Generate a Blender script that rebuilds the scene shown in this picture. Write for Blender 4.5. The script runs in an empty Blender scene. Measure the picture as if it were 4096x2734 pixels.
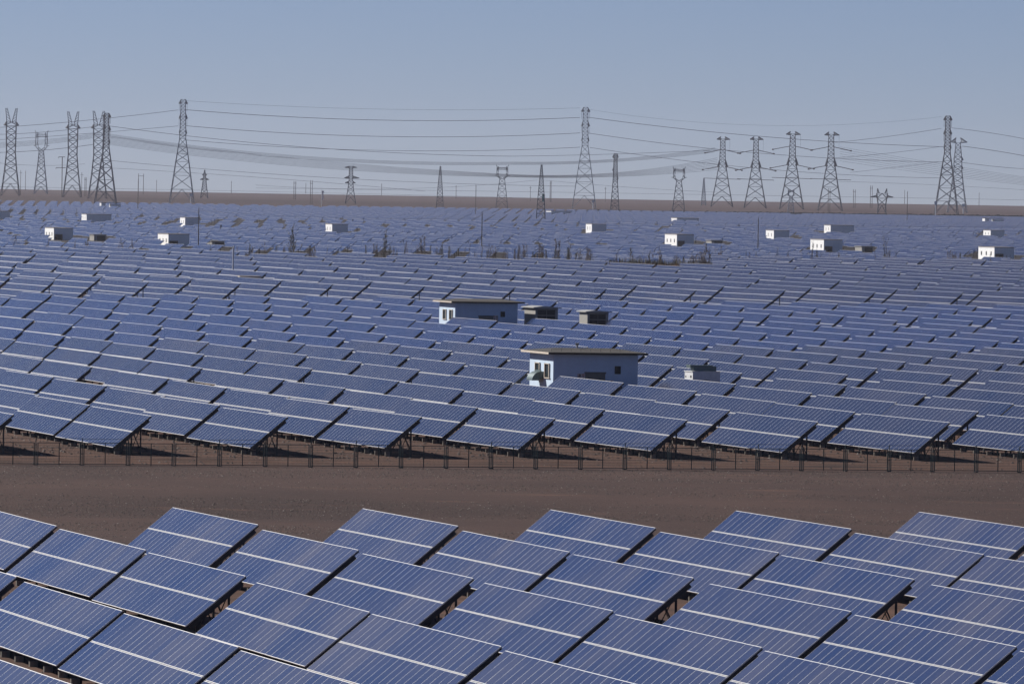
import bpy, math, random
import numpy as np
from mathutils import Vector, Matrix
random.seed(7); RNG=np.random.RandomState(11)
C=bpy.context.scene.collection
# ------------------------------------------------------------------ camera (calibrated)
FPX=29981.; PITCH=0.01926347; ROLL=0.01648408; H=17.66
AL=-1.3172
D1=np.array([math.cos(AL),math.sin(AL)]); NN=np.array([-math.sin(AL),math.cos(AL)])
_F=np.array([0,math.cos(PITCH),-math.sin(PITCH)]); _R=np.array([1.,0,0]); _U=np.cross(_R,_F)
_R2=math.cos(ROLL)*_R+math.sin(ROLL)*_U; _U2=-math.sin(ROLL)*_R+math.cos(ROLL)*_U
def back(u,v,z):
    r=_F+_R2*(u-2048)/FPX-_U2*(v-1367)/FPX
    t=(z-H)/r[2]; return r[:2]*t
def atdist(u,v,Y):
    r=_F+_R2*(u-2048)/FPX-_U2*(v-1367)/FPX
    t=Y/r[1]; return (r[0]*t,Y,H+r[2]*t)
def pj(x,y,z):
    d=np.array([x,y,z-H]); zz=d@_F
    return 2048+FPX*(d@_R2)/zz,1367-FPX*(d@_U2)/zz
def world(t,p): w=-t*D1+p*NN; return float(w[0]),float(w[1])
def tp(x,y): v=np.array([x,y]); return float(-v@D1),float(v@NN)
KN=[(0,-.95),(395,-.95),(455,0),(4400,0),(5700,5.7),(6500,11.6),(9000,14.3),(30000,14.9),(1e6,15.0)]
def ground(x,y):
    t=-(x*D1[0]+y*D1[1])
    for (a,za),(b,zb) in zip(KN,KN[1:]):
        if t<=b:
            f=max(0.,(t-a)/(b-a))
            if a==395: f=f*f*(3-2*f)
            return za+(zb-za)*f
    return 15.
cam=bpy.data.cameras.new('camera'); co=bpy.data.objects.new('camera',cam); C.objects.link(co)
M=Matrix(((_R2[0],_U2[0],-_F[0],0),(_R2[1],_U2[1],-_F[1],0),(_R2[2],_U2[2],-_F[2],H),(0,0,0,1)))
co.matrix_world=M; cam.sensor_width=36; cam.lens=36*FPX/4096; cam.clip_start=5; cam.clip_end=200000
bpy.context.scene.camera=co
# ------------------------------------------------------------------ materials
def newmat(name):
    m=bpy.data.materials.new(name); m.use_nodes=True; nt=m.node_tree; nt.nodes.clear()
    o=nt.nodes.new('ShaderNodeOutputMaterial'); b=nt.nodes.new('ShaderNodeBsdfPrincipled')
    nt.links.new(b.outputs[0],o.inputs[0]); return m,nt,b
def N(nt,t,**k):
    n=nt.nodes.new(t)
    for a,v in k.items(): setattr(n,a,v)
    return n
def mth(nt,op,a,b=None,c=None,clamp=False):
    n=nt.nodes.new('ShaderNodeMath'); n.operation=op; n.use_clamp=clamp
    for i,s in enumerate((a,b,c)):
        if s is None: continue
        if isinstance(s,(int,float)): n.inputs[i].default_value=s
        else: nt.links.new(s,n.inputs[i])
    return n.outputs[0]
def mixc(nt,f,a,b,bt='MIX'):
    n=nt.nodes.new('ShaderNodeMix'); n.data_type='RGBA'; n.blend_type=bt
    for s,i in ((f,0),(a,6),(b,7)):
        if isinstance(s,(int,float)): n.inputs[i].default_value=s
        elif isinstance(s,(tuple,list)): n.inputs[i].default_value=(*s,1) if len(s)==3 else s
        else: nt.links.new(s,n.inputs[i])
    return n.outputs[2]
def noise(nt,vec,scale,detail=4,rough=.5):
    n=N(nt,'ShaderNodeTexNoise'); n.inputs['Scale'].default_value=scale; n.inputs['Detail'].default_value=detail
    n.inputs['Roughness'].default_value=rough
    if vec is not None: nt.links.new(vec,n.inputs['Vector'])
    return n.outputs[0]
def ramp(nt,f,stops):
    n=N(nt,'ShaderNodeValToRGB'); e=n.color_ramp.elements
    while len(e)<len(stops): e.new(.5)
    for i,(p,c) in enumerate(stops): e[i].position=p; e[i].color=(*c,1)
    nt.links.new(f,n.inputs[0]); return n.outputs[0]
def plain(name,col,rough=.6,metal=0.,var=.12,scale=3.,bump=0.,spec=.4):
    m,nt,b=newmat(name)
    tc=N(nt,'ShaderNodeTexCoord'); oi=N(nt,'ShaderNodeObjectInfo')
    n=noise(nt,tc.outputs['Object'],scale,5,.6)
    a=tuple(c*(1-var) for c in col); d=tuple(min(1,c*(1+var)) for c in col)
    c=ramp(nt,n,[(.3,a),(.7,d)])
    nt.links.new(c,b.inputs['Base Color']); b.inputs['Roughness'].default_value=rough
    b.inputs['Metallic'].default_value=metal; b.inputs['Specular IOR Level'].default_value=spec
    if bump:
        bp=N(nt,'ShaderNodeBump'); bp.inputs['Strength'].default_value=bump; bp.inputs['Distance'].default_value=.02
        nt.links.new(noise(nt,tc.outputs['Object'],scale*6,4),bp.inputs['Height']); nt.links.new(bp.outputs[0],b.inputs['Normal'])
    return m
def panelmat(name,cell,line,fw=.032,lw=.03,lstr=.6,nu=6,nv=10,rough=.14,dust=.35,frame=(.62,.62,.63),dustc=(.20,.175,.17),fl=.012,cv=.22,fvw=.03):
    """solar glass: UV counts modules; frame, cells, per-module tone, dust"""
    m,nt,b=newmat(name)
    uv=N(nt,'ShaderNodeUVMap'); sx=N(nt,'ShaderNodeSeparateXYZ'); nt.links.new(uv.outputs[0],sx.inputs[0])
    U,V=sx.outputs[0],sx.outputs[1]
    fu=mth(nt,'FRACT',U); fv=mth(nt,'FRACT',V)
    du=mth(nt,'MINIMUM',fu,mth(nt,'SUBTRACT',1.,fu)); dv=mth(nt,'MINIMUM',fv,mth(nt,'SUBTRACT',1.,fv))
    fr=mth(nt,'MAXIMUM',mth(nt,'LESS_THAN',du,fw),mth(nt,'LESS_THAN',dv,fvw))
    cu=mth(nt,'FRACT',mth(nt,'MULTIPLY',fu,nu)); cvv=mth(nt,'FRACT',mth(nt,'MULTIPLY',fv,nv))
    lu=mth(nt,'MINIMUM',cu,mth(nt,'SUBTRACT',1.,cu)); lv=mth(nt,'MINIMUM',cvv,mth(nt,'SUBTRACT',1.,cvv))
    ln=mth(nt,'MAXIMUM',mth(nt,'LESS_THAN',lu,lw),mth(nt,'LESS_THAN',lv,lw))
    # per-module random
    cb=N(nt,'ShaderNodeCombineXYZ'); nt.links.new(mth(nt,'FLOOR',U),cb.inputs[0]); nt.links.new(mth(nt,'FLOOR',V),cb.inputs[1])
    oi=N(nt,'ShaderNodeObjectInfo'); nt.links.new(mth(nt,'MULTIPLY',oi.outputs['Random'],97.),cb.inputs[2])
    wn=N(nt,'ShaderNodeTexWhiteNoise'); wn.noise_dimensions='3D'; nt.links.new(cb.outputs[0],wn.inputs['Vector'])
    cb2=N(nt,'ShaderNodeCombineXYZ'); nt.links.new(mth(nt,'FLOOR',mth(nt,'MULTIPLY',U,nu)),cb2.inputs[0]); nt.links.new(mth(nt,'FLOOR',mth(nt,'MULTIPLY',V,nv)),cb2.inputs[1]); nt.links.new(mth(nt,'MULTIPLY',oi.outputs['Random'],31.),cb2.inputs[2])
    wc=N(nt,'ShaderNodeTexWhiteNoise'); wc.noise_dimensions='3D'; nt.links.new(cb2.outputs[0],wc.inputs['Vector'])
    k=mth(nt,'ADD',mth(nt,'MULTIPLY',wn.outputs['Value'],cv),mth(nt,'MULTIPLY',wc.outputs['Value'],cv*.7))
    dark=tuple(c*(1-.45*cv*2) for c in cell); brt=tuple(c*(1+.6*cv) for c in cell)
    col=mixc(nt,k,dark,(brt[0]*1.25,brt[1]*1.02,brt[2]))
    geo=N(nt,'ShaderNodeNewGeometry')
    dn=noise(nt,geo.outputs['Position'],.11,3,.6)
    dn2=noise(nt,geo.outputs['Position'],1.7,4,.6)
    df=mth(nt,'MULTIPLY',mth(nt,'ADD',mth(nt,'MULTIPLY_ADD',dn,3.4,-1.05),mth(nt,'MULTIPLY',dn2,.4)),dust)
    tn=mth(nt,'MULTIPLY_ADD',oi.outputs['Random'],.5,.75)
    df=mth(nt,'MULTIPLY',df,tn,clamp=True)
    col=mixc(nt,df,col,dustc)
    col=mixc(nt,mth(nt,'MULTIPLY',ln,lstr),col,line)
    col=mixc(nt,fr,col,frame)
    nt.links.new(col,b.inputs['Base Color'])
    # reflection detail: each module sits a hair off plane
    cbn=N(nt,'ShaderNodeVectorMath',operation='SUBTRACT'); nt.links.new(wn.outputs['Color'],cbn.inputs[0]); cbn.inputs[1].default_value=(.5,.5,.5)
    sc=N(nt,'ShaderNodeVectorMath',operation='SCALE'); nt.links.new(cbn.outputs[0],sc.inputs[0]); sc.inputs['Scale'].default_value=fl
    ad=N(nt,'ShaderNodeVectorMath',operation='ADD'); nt.links.new(geo.outputs['Normal'],ad.inputs[0]); nt.links.new(sc.outputs[0],ad.inputs[1])
    no=N(nt,'ShaderNodeVectorMath',operation='NORMALIZE'); nt.links.new(ad.outputs[0],no.inputs[0]); nt.links.new(no.outputs[0],b.inputs['Normal'])
    rg=mth(nt,'MULTIPLY_ADD',df,.3,rough); rg=mth(nt,'MAXIMUM',rg,mth(nt,'MULTIPLY',fr,.45)); nt.links.new(rg,b.inputs['Roughness'])
    b.inputs['IOR'].default_value=1.47
    nt.links.new(mth(nt,'MULTIPLY',fr,.5),b.inputs['Metallic'])
    return m
MP_NEAR=panelmat('glass_poly_near',(.012,.036,.125),(.10,.12,.22),lw=.022,lstr=.3,fw=.0115,fvw=.016,dust=.20,frame=(.48,.48,.49))
MP_A=panelmat('glass_poly_grid',(.012,.024,.068),(.18,.19,.26),lw=.03,lstr=.16,fw=.0115,fvw=.019,dust=.09,frame=(.46,.46,.47),cv=.12)
MP_B=panelmat('glass_mono',(.008,.028,.110),(.08,.11,.22),lw=.03,lstr=.12,nv=10,fw=.012,fvw=.020,dust=.08,frame=(.42,.42,.44),cv=.12)
MP_C=panelmat('glass_poly_c',(.010,.019,.060),(.2,.2,.3),lw=.03,lstr=.1,nv=6,fw=.014,fvw=.028,dust=.07,frame=(.38,.38,.40),cv=.12)
MP_D=panelmat('glass_far',(.011,.030,.10),(.2,.2,.3),lw=.03,lstr=.1,fw=.008,fvw=.016,dust=.12,frame=(.40,.40,.41),cv=.15)
MP_E=panelmat('glass_far_slope',(.014,.036,.11),(.2,.2,.3),lw=.03,lstr=.1,fw=.012,fvw=.012,dust=.18,frame=(.3,.3,.32))
ALU=plain('aluminium_frame',(.66,.66,.66),.38,.45,.05)
BACK=plain('white_backsheet',(.45,.45,.46),.7)
STEEL=plain('galvanised_steel',(.035,.038,.045),.6,.1,.15)
CONC=plain('footing_concrete',(.20,.18,.155),.9,0,.15,8,.3)
def groundmat():
    m,nt,b=newmat('gravel_desert')
    geo=N(nt,'ShaderNodeNewGeometry'); P=geo.outputs['Position']
    mp=N(nt,'ShaderNodeMapping'); nt.links.new(P,mp.inputs[0]); mp.inputs['Rotation'].default_value=(0,0,-.24); mp.inputs['Scale'].default_value=(.25,1,1)
    a=noise(nt,P,.045,5,.6); f=noise(nt,P,2.2,6,.7); tr=noise(nt,mp.outputs[0],.35,5,.6); big=noise(nt,P,.0013,5,.6)
    base=mixc(nt,mth(nt,'MULTIPLY_ADD',a,3.2,-1.1,clamp=True),(.050,.029,.026),(.094,.054,.045))
    base=mixc(nt,mth(nt,'MULTIPLY',f,.55),base,(.062,.042,.037))
    # warmer turned soil between the tables
    sep=N(nt,'ShaderNodeVectorMath',operation='DOT_PRODUCT'); nt.links.new(P,sep.inputs[0]); sep.inputs[1].default_value=(-D1[0],-D1[1],0)
    T=sep.outputs['Value']
    inn=mth(nt,'MULTIPLY',mth(nt,'SMOOTHSTEP',T,473.5,476.5) if False else mth(nt,'GREATER_THAN',T,474.2),mth(nt,'LESS_THAN',T,760.))
    inn2=mth(nt,'LESS_THAN',T,366.)
    w=mth(nt,'MAXIMUM',inn,inn2)
    warm=mixc(nt,mth(nt,'MULTIPLY_ADD',tr,3.,-1.,clamp=True),(.060,.036,.028),(.150,.078,.052))
    base=mixc(nt,mth(nt,'MULTIPLY',w,.85),base,warm)
    # faint orange wheel tracks on the service strip
    trk=mth(nt,'MULTIPLY_ADD',tr,7.,-4.2,clamp=True)
    base=mixc(nt,mth(nt,'MULTIPLY',trk,.6),base,(.17,.090,.062))
    far=mth(nt,'GREATER_THAN',T,5600.)
    fc=mixc(nt,mth(nt,'MULTIPLY_ADD',big,3.,-1.,clamp=True),(.052,.034,.034),(.082,.050,.047))
    base=mixc(nt,far,base,fc)
    midf=mth(nt,'MULTIPLY',mth(nt,'GREATER_THAN',T,1500.),mth(nt,'LESS_THAN',T,5600.)); base=mixc(nt,midf,base,(.030,.026,.028))  # far-field ground colour darkened to stand in for shade between the tables
    nt.links.new(base,b.inputs['Base Color']); b.inputs['Roughness'].default_value=.95; b.inputs['Specular IOR Level'].default_value=.15
    bp=N(nt,'ShaderNodeBump'); bp.inputs['Strength'].default_value=.5; bp.inputs['Distance'].default_value=.08
    nt.links.new(noise(nt,P,6.,6,.7),bp.inputs['Height']); nt.links.new(bp.outputs[0],b.inputs['Normal'])
    return m
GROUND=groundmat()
# ------------------------------------------------------------------ mesh helpers
class MB:
    def __init__(s): s.v=[];s.f=[];s.m=[];s.uv=[]
    def quad(s,a,b,c,d,mi=0,uv=None):
        i=len(s.v); s.v+=[tuple(a),tuple(b),tuple(c),tuple(d)]; s.f.append((i,i+1,i+2,i+3)); s.m.append(mi)
        s.uv+=list(uv) if uv else [(0,0),(1,0),(1,1),(0,1)]
    def tri(s,a,b,c,mi=0):
        i=len(s.v); s.v+=[tuple(a),tuple(b),tuple(c)]; s.f.append((i,i+1,i+2)); s.m.append(mi); s.uv+=[(0,0),(1,0),(1,1)]
    def hexa(s,P,mi=0,mit=None,uvt=None):
        # P: 8 pts bottom 0-3, top 4-7 (ccw from above)
        mit=mi if mit is None else mit
        s.quad(P[4],P[5],P[6],P[7],mit,uvt)
        s.quad(P[3],P[2],P[1],P[0],mi)
        for a,b in ((0,1),(1,2),(2,3),(3,0)): s.quad(P[a],P[b],P[b+4],P[a+4],mi)
    def box(s,x0,x1,y0,y1,z0,z1,mi=0):
        s.hexa([(x0,y0,z0),(x1,y0,z0),(x1,y1,z0),(x0,y1,z0),(x0,y0,z1),(x1,y0,z1),(x1,y1,z1),(x0,y1,z1)],mi)
    def bar(s,a,b,r,mi=0,r2=None):
        a=np.array(a,float);b=np.array(b,float);d=b-a;l=np.linalg.norm(d)
        if l<1e-9:return
        d/=l;u=np.cross(d,(0,0,1.)) if abs(d[2])<.95 else np.cross(d,(1.,0,0));u/=np.linalg.norm(u);w=np.cross(d,u);r2=r if r2 is None else r2
        A=[a+u*r*i+w*r*j for i,j in ((-1,-1),(1,-1),(1,1),(-1,1))];B=[b+u*r2*i+w*r2*j for i,j in ((-1,-1),(1,-1),(1,1),(-1,1))]
        for k in range(4): s.quad(A[k],A[(k+1)%4],B[(k+1)%4],B[k],mi)
        s.quad(*A[::-1],mi); s.quad(*B,mi)
    def cyl(s,x,y,z0,z1,r,n=10,mi=0,r2=None):
        r2=r if r2 is None else r2
        A=[(x+r*math.cos(2*math.pi*i/n),y+r*math.sin(2*math.pi*i/n),z0) for i in range(n)]
        B=[(x+r2*math.cos(2*math.pi*i/n),y+r2*math.sin(2*math.pi*i/n),z1) for i in range(n)]
        for i in range(n): s.quad(A[i],A[(i+1)%n],B[(i+1)%n],B[i],mi)
        i=len(s.v); s.v+=B; s.f.append(tuple(range(i,i+n))); s.m.append(mi); s.uv+=[(0,0)]*n
    def mesh(s,name,mats):
        me=bpy.data.meshes.new(name); me.from_pydata(s.v,[],s.f)
        ul=me.uv_layers.new(name='UVMap'); li=np.array([l.vertex_index for l in me.loops]) if len(me.loops)<0 else None
        co_=np.zeros(len(me.loops),dtype=np.int32); me.loops.foreach_get('vertex_index',co_)
        ul.data.foreach_set('uv',np.array(s.uv,dtype=np.float32)[co_].ravel())
        for m in mats: me.materials.append(m)
        me.polygons.foreach_set('material_index',np.array(s.m,dtype=np.int32)); me.update(); return me
def obj(name,me,parent=None,loc=None,rz=None):
    o=bpy.data.objects.new(name,me); C.objects.link(o)
    if parent is not None: o.parent=parent
    if loc is not None: o.location=loc
    if rz is not None: o.rotation_euler=(0,0,rz)
    return o
def tag(o,label=None,cat=None,group=None,kind=None):
    if label:o['label']=label
    if cat:o['category']=cat
    if group:o['group']=group
    if kind:o['kind']=kind
    return o
def empty(name,loc,rz=0.,sc=1.):
    o=bpy.data.objects.new(name,None); C.objects.link(o); o.location=loc; o.rotation_euler=(0,0,rz); o.scale=(sc,sc,sc); o.empty_display_size=.5; return o
# ------------------------------------------------------------------ solar tables
TI=.6931; CT,ST=math.cos(TI),math.sin(TI); CL=.5
def slope(x,s,h=0.,cl=CL): return (x,s*CT-h*ST,cl+s*ST+h*CT)
def rowmesh(name,x0,x1,s0,s1,nu,nv,mat,cl=CL,th=.045,v0=0):
    m=MB(); P=[slope(x,s,h,cl) for h in (0,th) for x,s in ((x0,s0),(x1,s0),(x1,s1),(x0,s1))]
    m.hexa(P,1,0,[(0,v0),(nu,v0),(nu,v0+nv),(0,v0+nv)]); 
    m.m[1]=2; m.m[3]=3; m.m[5]=3  # end faces dark steel instead of aluminium, shade put into the colour
    return m.mesh(name,[mat,ALU,BACK,STEEL])
def frame_mesh(name,L,posts,braces=True,cl=CL,gz=0.,r=.045):
    m=MB()
    m.bar(slope(0,.12,-.14,cl),slope(0,L*.93,-.14,cl),.055)
    for s in posts:
        t=slope(0,s,-.16,cl); m.bar((0,t[1],gz-.3),t,r)
    if braces:
        a=slope(0,posts[0],-.16,cl);b=slope(0,posts[-1],-.16,cl)
        m.bar((0,a[1],gz+.25),slope(0,(posts[0]+posts[-1])*.5,-.16,cl),.028)
        m.bar((0,b[1],gz+.35),slope(0,(posts[0]+posts[-1])*.55,-.16,cl),.028)
    return m.mesh(name,[STEEL])
def xbrace_mesh(name,x0,x1,y,z0,z1):
    m=MB(); m.bar((x0,y,z0),(x1,y,z1),.018); m.bar((x0,y,z1),(x1,y,z0),.018); return m.mesh(name,[STEEL])
def rail_mesh(name,W,L,cl=CL):
    m=MB()
    for s in (.25,.75): 
        for b in (0,.5): m.bar(slope(.15,(b+s*.5)*L,-.05,cl),slope(W-.15,(b+s*.5)*L,-.05,cl),.03)
    for x in (.03,W-.03): m.bar(slope(x,.02,-.035,cl),slope(x,L-.02,-.035,cl),.028)
    m.bar(slope(W-.10,.15,-.15,cl),slope(W-.10,L*.91,-.15,cl),.075)
    return m.mesh(name,[STEEL])
def foot_mesh(name,y,r=.2,h=.36):
    m=MB(); m.cyl(0,y,-.4,h,r,12); return m.mesh(name,[CONC])
W2=20.2; L2=3.34
XS=[1.0+i*3.03 for i in range(7)]
LOWROW={k:rowmesh('panel_row_low_'+k,0,W2,0,1.65,20,1,mm) for k,mm in (('A',MP_A),('B',MP_B))}
TOPROW={k:rowmesh('panel_row_top_'+k,0,W2,1.69,3.34,20,1,mm) for k,mm in (('A',MP_A),('B',MP_B))}
FR_A=frame_mesh('support_frame_a',L2,(.75,2.55)); FR_B=frame_mesh('support_frame_b',L2,(1.1,2.5),True)
RAIL=rail_mesh('rails',W2,L2); FT_F=foot_mesh('footing_f',.45,.19,.24); FT_R=foot_mesh('footing_r',2.55*CT,.18,.2)
XB=xbrace_mesh('cross_brace',0,3.03,2.55*CT+.09,.15,1.9)
def modmesh():
    m=MB(); P=[slope(x,s,h,0) for h in (0,.045) for x,s in ((-.502,-.829),(.502,-.829),(.502,.829),(-.502,.829))]
    m.hexa(P,1,0,[(0.001,0.001),(.999,.001),(.999,.999),(.001,.999)]); m.m[1]=2
    return m.mesh('solar_module',[MP_NEAR,ALU,BACK])
MOD=modmesh()
def make_table2(kind,near=False):
    r=empty('solar_table',(0,0,0),AL)
    if near:
        for j in range(2):
            for i in range(20):
                q=slope(.505+i*1.01,.825+j*1.69,0)
                o=obj('solar_module',MOD,r,q); o.rotation_euler=(random.gauss(0,.0022),random.gauss(0,.0022),0)
    else:
        obj('panel_row',LOWROW[kind],r); obj('panel_row',TOPROW[kind],r)
    obj('mounting_rails',RAIL,r)
    for x in XS: obj('support_frame',FR_A if kind=='A' else FR_B,r,(x,0,0))
    if kind=='A':
        for x in XS: obj('footing',FT_F,r,(x,0,0)); 
        for x in (XS[0],XS[2],XS[5]): obj('cross_brace',XB,r,(x,0,0))
    return r
def copy_tree(src,loc,sc=1.,jit=0.):
    c=src.copy(); C.objects.link(c); c.location=loc; c.scale=(sc,sc,sc)
    for ch in src.children:
        d=ch.copy(); C.objects.link(d); d.parent=c
        if jit and d.name.startswith('solar_module'): d.rotation_euler=(random.gauss(0,jit),random.gauss(0,jit),0)
    return c
# four-row tables of the middle field
W4=28.4;L4=4.65;CL4=.75
ROW4=[rowmesh('panel_row4_%d'%j,0,W4,j*(L4/2+.02),j*(L4/2+.02)+L4/2-.02,28,2,MP_C,CL4) for j in range(2)]
FR4=frame_mesh('support_frame_c',L4,(.9,2.4,3.9),True,CL4,0,.05)
RAIL4=rail_mesh('rails4',W4,L4,CL4)
def make_table4():
    r=empty('tall_solar_table',(0,0,0),AL)
    for j in range(2): obj('panel_row',ROW4[j],r)
    obj('mounting_rails',RAIL4,r)
    for i in range(8): obj('support_frame',FR4,r,(1.2+i*3.7,0,0))
    return r
NUMS='first second third fourth fifth sixth seventh eighth ninth tenth eleventh twelfth thirteenth fourteenth fifteenth sixteenth seventeenth eighteenth nineteenth twentieth'.split()
def ordn(i):
    if i<20: return NUMS[i]
    t=['twenty','thirty','forty'][(i+1)//10-2]; u=(i+1)%10
    return (t+'-'+NUMS[u-1]) if u else {'twenty':'twentieth','thirty':'thirtieth','forty':'fortieth'}[t]
def vis(t,p,W,Lc,z0,z1):
    us=[];vs=[]
    for a,b,z in ((t,p,z0),(t,p+Lc,z1),(t-W,p,z0),(t-W,p+Lc,z1)):
        x,y=world(a,b); u,v=pj(x,y,z); us.append(u);vs.append(v)
    return max(us)>4 and min(us)<4092 and max(vs)>0 and min(vs)<2730
NEARC=[(371.5,88.61,9.90),(347.4,68.17,9.81),(324.9,67.78,9.74),(300.4,57.52,9.69),(278.0,57.10,9.64),(255.7,56.69,9.55)]
ACOL=[(512.0,102.6,9.345),(536.3,103.25,9.36),(560.,113.61,9.38),(585.4,114.37,9.43),(611.2,124.69,9.50),(648.8,125.82,9.62),(673.8,136.11,9.65),(700.7,137.08,9.72),(726.8,147.67,9.77),(754.5,148.96,9.82)]
BCOL=[(780.,159.04,9.84),(810.,160.40,9.96),(841.,171.98,10.05),(870.5,173.28,10.12),(903.,185.57,10.22),(945.5,187.52,10.31),(980.7,200.29,10.43),(1009.8,201.39,10.48),(1046.,214.47,10.60),(1082.8,216.97,10.74)]
CCOL=[(1140,230.2,14.32),(1189,247.4,14.53),(1238,250.7,14.66),(1301,269.5,14.83),(1357,273.4,15.14),(1411,291.9,15.41),(1460,295.7,15.33),(1507,312.6,15.58),(1559,315.96,15.67),(1617,335.85,15.87),(1654,335.64,15.95),(1721,355.3,16.1),(1784,343.8,16.3),(1823,345.3,16.0)]
protos={}
def place_cols(cols,kind,near,linetxt,group):
    for ci,(t,p0,P) in enumerate(cols):
        g=.985 if near else P/9.35
        lst=[]
        for n in range(-12,40):
            pT=p0+n*P; pb=pT-L2*CT*g
            if vis(t,pb,W2*g,L2*CT*g,0,2.62): lst.append(pb)
        lst.sort()
        for k,pb in enumerate(lst):
            x,y=world(t,pb); z=(-.93 if near else 2.62-2.62*g)
            key=(kind,near)
            jj=random.gauss(0,.05)
            if key not in protos:
                o=protos[key]=make_table2(kind,near); o.location=(x,y,z); o.scale=(g,g,g)
            else: o=copy_tree(protos[key],(x,y,z),g,.0022 if near else 0)
            o.rotation_euler=(random.gauss(0,.0012),random.gauss(0,.0016),AL+random.gauss(0,.002))
            o['label']=linetxt%(ordn(k),ordn(ci)); o['category']='solar table'; o['group']=group
place_cols(NEARC,'A',True,'foreground solar table, %s from left in %s line below the gravel strip','large solar tables in the foreground')
place_cols(ACOL,'A',False,'white-gridded solar table, %s from left in %s line behind the fence','gridded solar tables behind the fence')
place_cols(BCOL,'B',False,'smooth blue solar table, %s from left in %s line beyond gridded ones','smooth blue solar tables round the middle hut')
n4=0;p4=None
def vb(u):
    if u<2430: return 972+.0255*u
    if u<2790: return 1045+(u-2430)*.05
    return 1016+(u-2790)*.014
for ci,(t,p0,P) in enumerate(CCOL):
    g=P/12.34; lst=[]
    ztop=4.0
    for n in range(-12,40):
        pT=p0+n*P; pb=pT-L4*CT*g
        if not vis(t,pb,W4*g,L4*CT*g,0,4): continue
        u,v=pj(*world(t,pT),ztop)
        if v<vb(u+80)-2: continue
        if ci==9 and abs(u-3690)<10: pass
        lst.append(pb)
    lst.sort()
    for k,pb in enumerate(lst):
        x,y=world(t,pb); z=ztop-(CL4+L4*ST)*g
        if p4 is None: o=p4=make_table4(); o.location=(x,y,z); o.scale=(g,g,g)
        else: o=copy_tree(p4,(x,y,z),g)
        o.rotation_euler=(random.gauss(0,.001),random.gauss(0,.0016),AL+random.gauss(0,.0015))
        o['label']='four-row solar table, %s from left in %s line beyond the smooth blue ones'%(ordn(k),ordn(ci)); o['category']='solar table'; o['group']='tall four-row solar tables'
        n4+=1
# far fields: thousands of tables, one mesh
m=MB()
def far_table(t,p,W,L,sc,zg,mi,nu,nv):
    ox,oy=world(t,p); a=AL+random.gauss(0,.002); ca,sa=math.cos(a),math.sin(a); ti=TI+random.gauss(0,.006); ct,st=math.cos(ti),math.sin(ti)
    def q(x,s,h): 
        lx,ly=x,s*ct-h*st; return (ox+lx*ca-ly*sa,oy+lx*sa+ly*ca,zg+.6*sc+s*st+h*ct)
    k0=len(m.m); m.hexa([q(x,s,h) for h in (-.05*sc,.05*sc) for x,s in ((0,0),(W,0),(W,L),(0,L))],2,mi,[(0,0),(nu,0),(nu,nv),(0,nv)]); m.m[k0+3]=3; m.m[k0+5]=3; m.m[k0+1]=3  # end faces given a dark colour in place of shade; underside dark too
    for xx in (W-1.2,W*.5,1.2):
        b=q(xx,L*.72,-.1); m.bar((b[0],b[1],zg),b,.07*sc,3)
# sight clearings in front of far buildings: (left px, right px, lowest visible px)
CLEAR=[(0,40,871),(326,450,884),(179,294,955),(720,806,903),(631,760,983),(1302,1397,932),(2184,2292,886),(2343,2432,928),(2684,2803,905),(2659,2780,981),(3063,3162,955),(3296,3422,929),(3241,3374,1004),(3933,4022,946),(3913,4062,1034),(358,428,957),(828,900,984),(2825,2893,977),(3420,3496,1002),(-30,12,930)]
CLEAR=[(a,b,c,(H*FPX)/max(1,(c+7)-(789.4+(a+b)/2*0-2048*.01648+(a+b)/2*.01648))) for a,b,c in CLEAR]
def tline(u):
    return 1905. if u<2000 or u>2850 else (1905-(u-2000)*.75 if u<2450 else 1565.)
t=1560.;ci=0
while t<4330:
    g=1.16+.00004*(t-1900); P=10.6*g/1.1*random.uniform(.97,1.03); p0=random.uniform(0,P)
    blk=int(t/380)%3
    for n in range(-80,200):
        pb=p0+n*P
        x,y=world(t,pb); u,v=pj(x,y,2.6)
        if u<-150 or u>4200: continue
        if t<tline(u)+40: continue
        u2,v2=pj(*world(t-21*g,pb),2.7); top=min(v,v2)
        if any(u2>a-14 and u<b-18 and top<c-1 and t<Yb+22 for a,b,c,Yb in CLEAR): continue
        if random.random()<.006: continue
        far_table(t,pb,21*g,3.34*g,g,0,0,20,2)
    k={0:1.0,1:.62,2:.85}[blk]
    t+=1.35e-5*t*t*k; ci+=1
    if random.random()<.12: t+=1.0e-5*t*t
i=0;t=4520.
while t<5680:
    g=1.35; P=8.6*1.0; dt=118
    for n in range(-140,260):
        pb=(t-4520)*.2592+i*1.15+n*P+(P*.5 if i>4 else 0)
        x,y=world(t,pb); u,v=pj(x,y,3)
        if u<-150 or u>4200: continue
        if i in (0,9) and random.random()<.08: continue
        far_table(t,pb,19.5*g,3.6*g,g,ground(x,y),1,20,2)
    t+=dt;i+=1
o=obj('distant_solar_tables',m.mesh('distant_solar_tables',[MP_D,MP_E,ALU,STEEL]))
tag(o,'thousands of pale blue solar tables filling the plain up to the bare desert','solar tables',None,'stuff')
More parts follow.
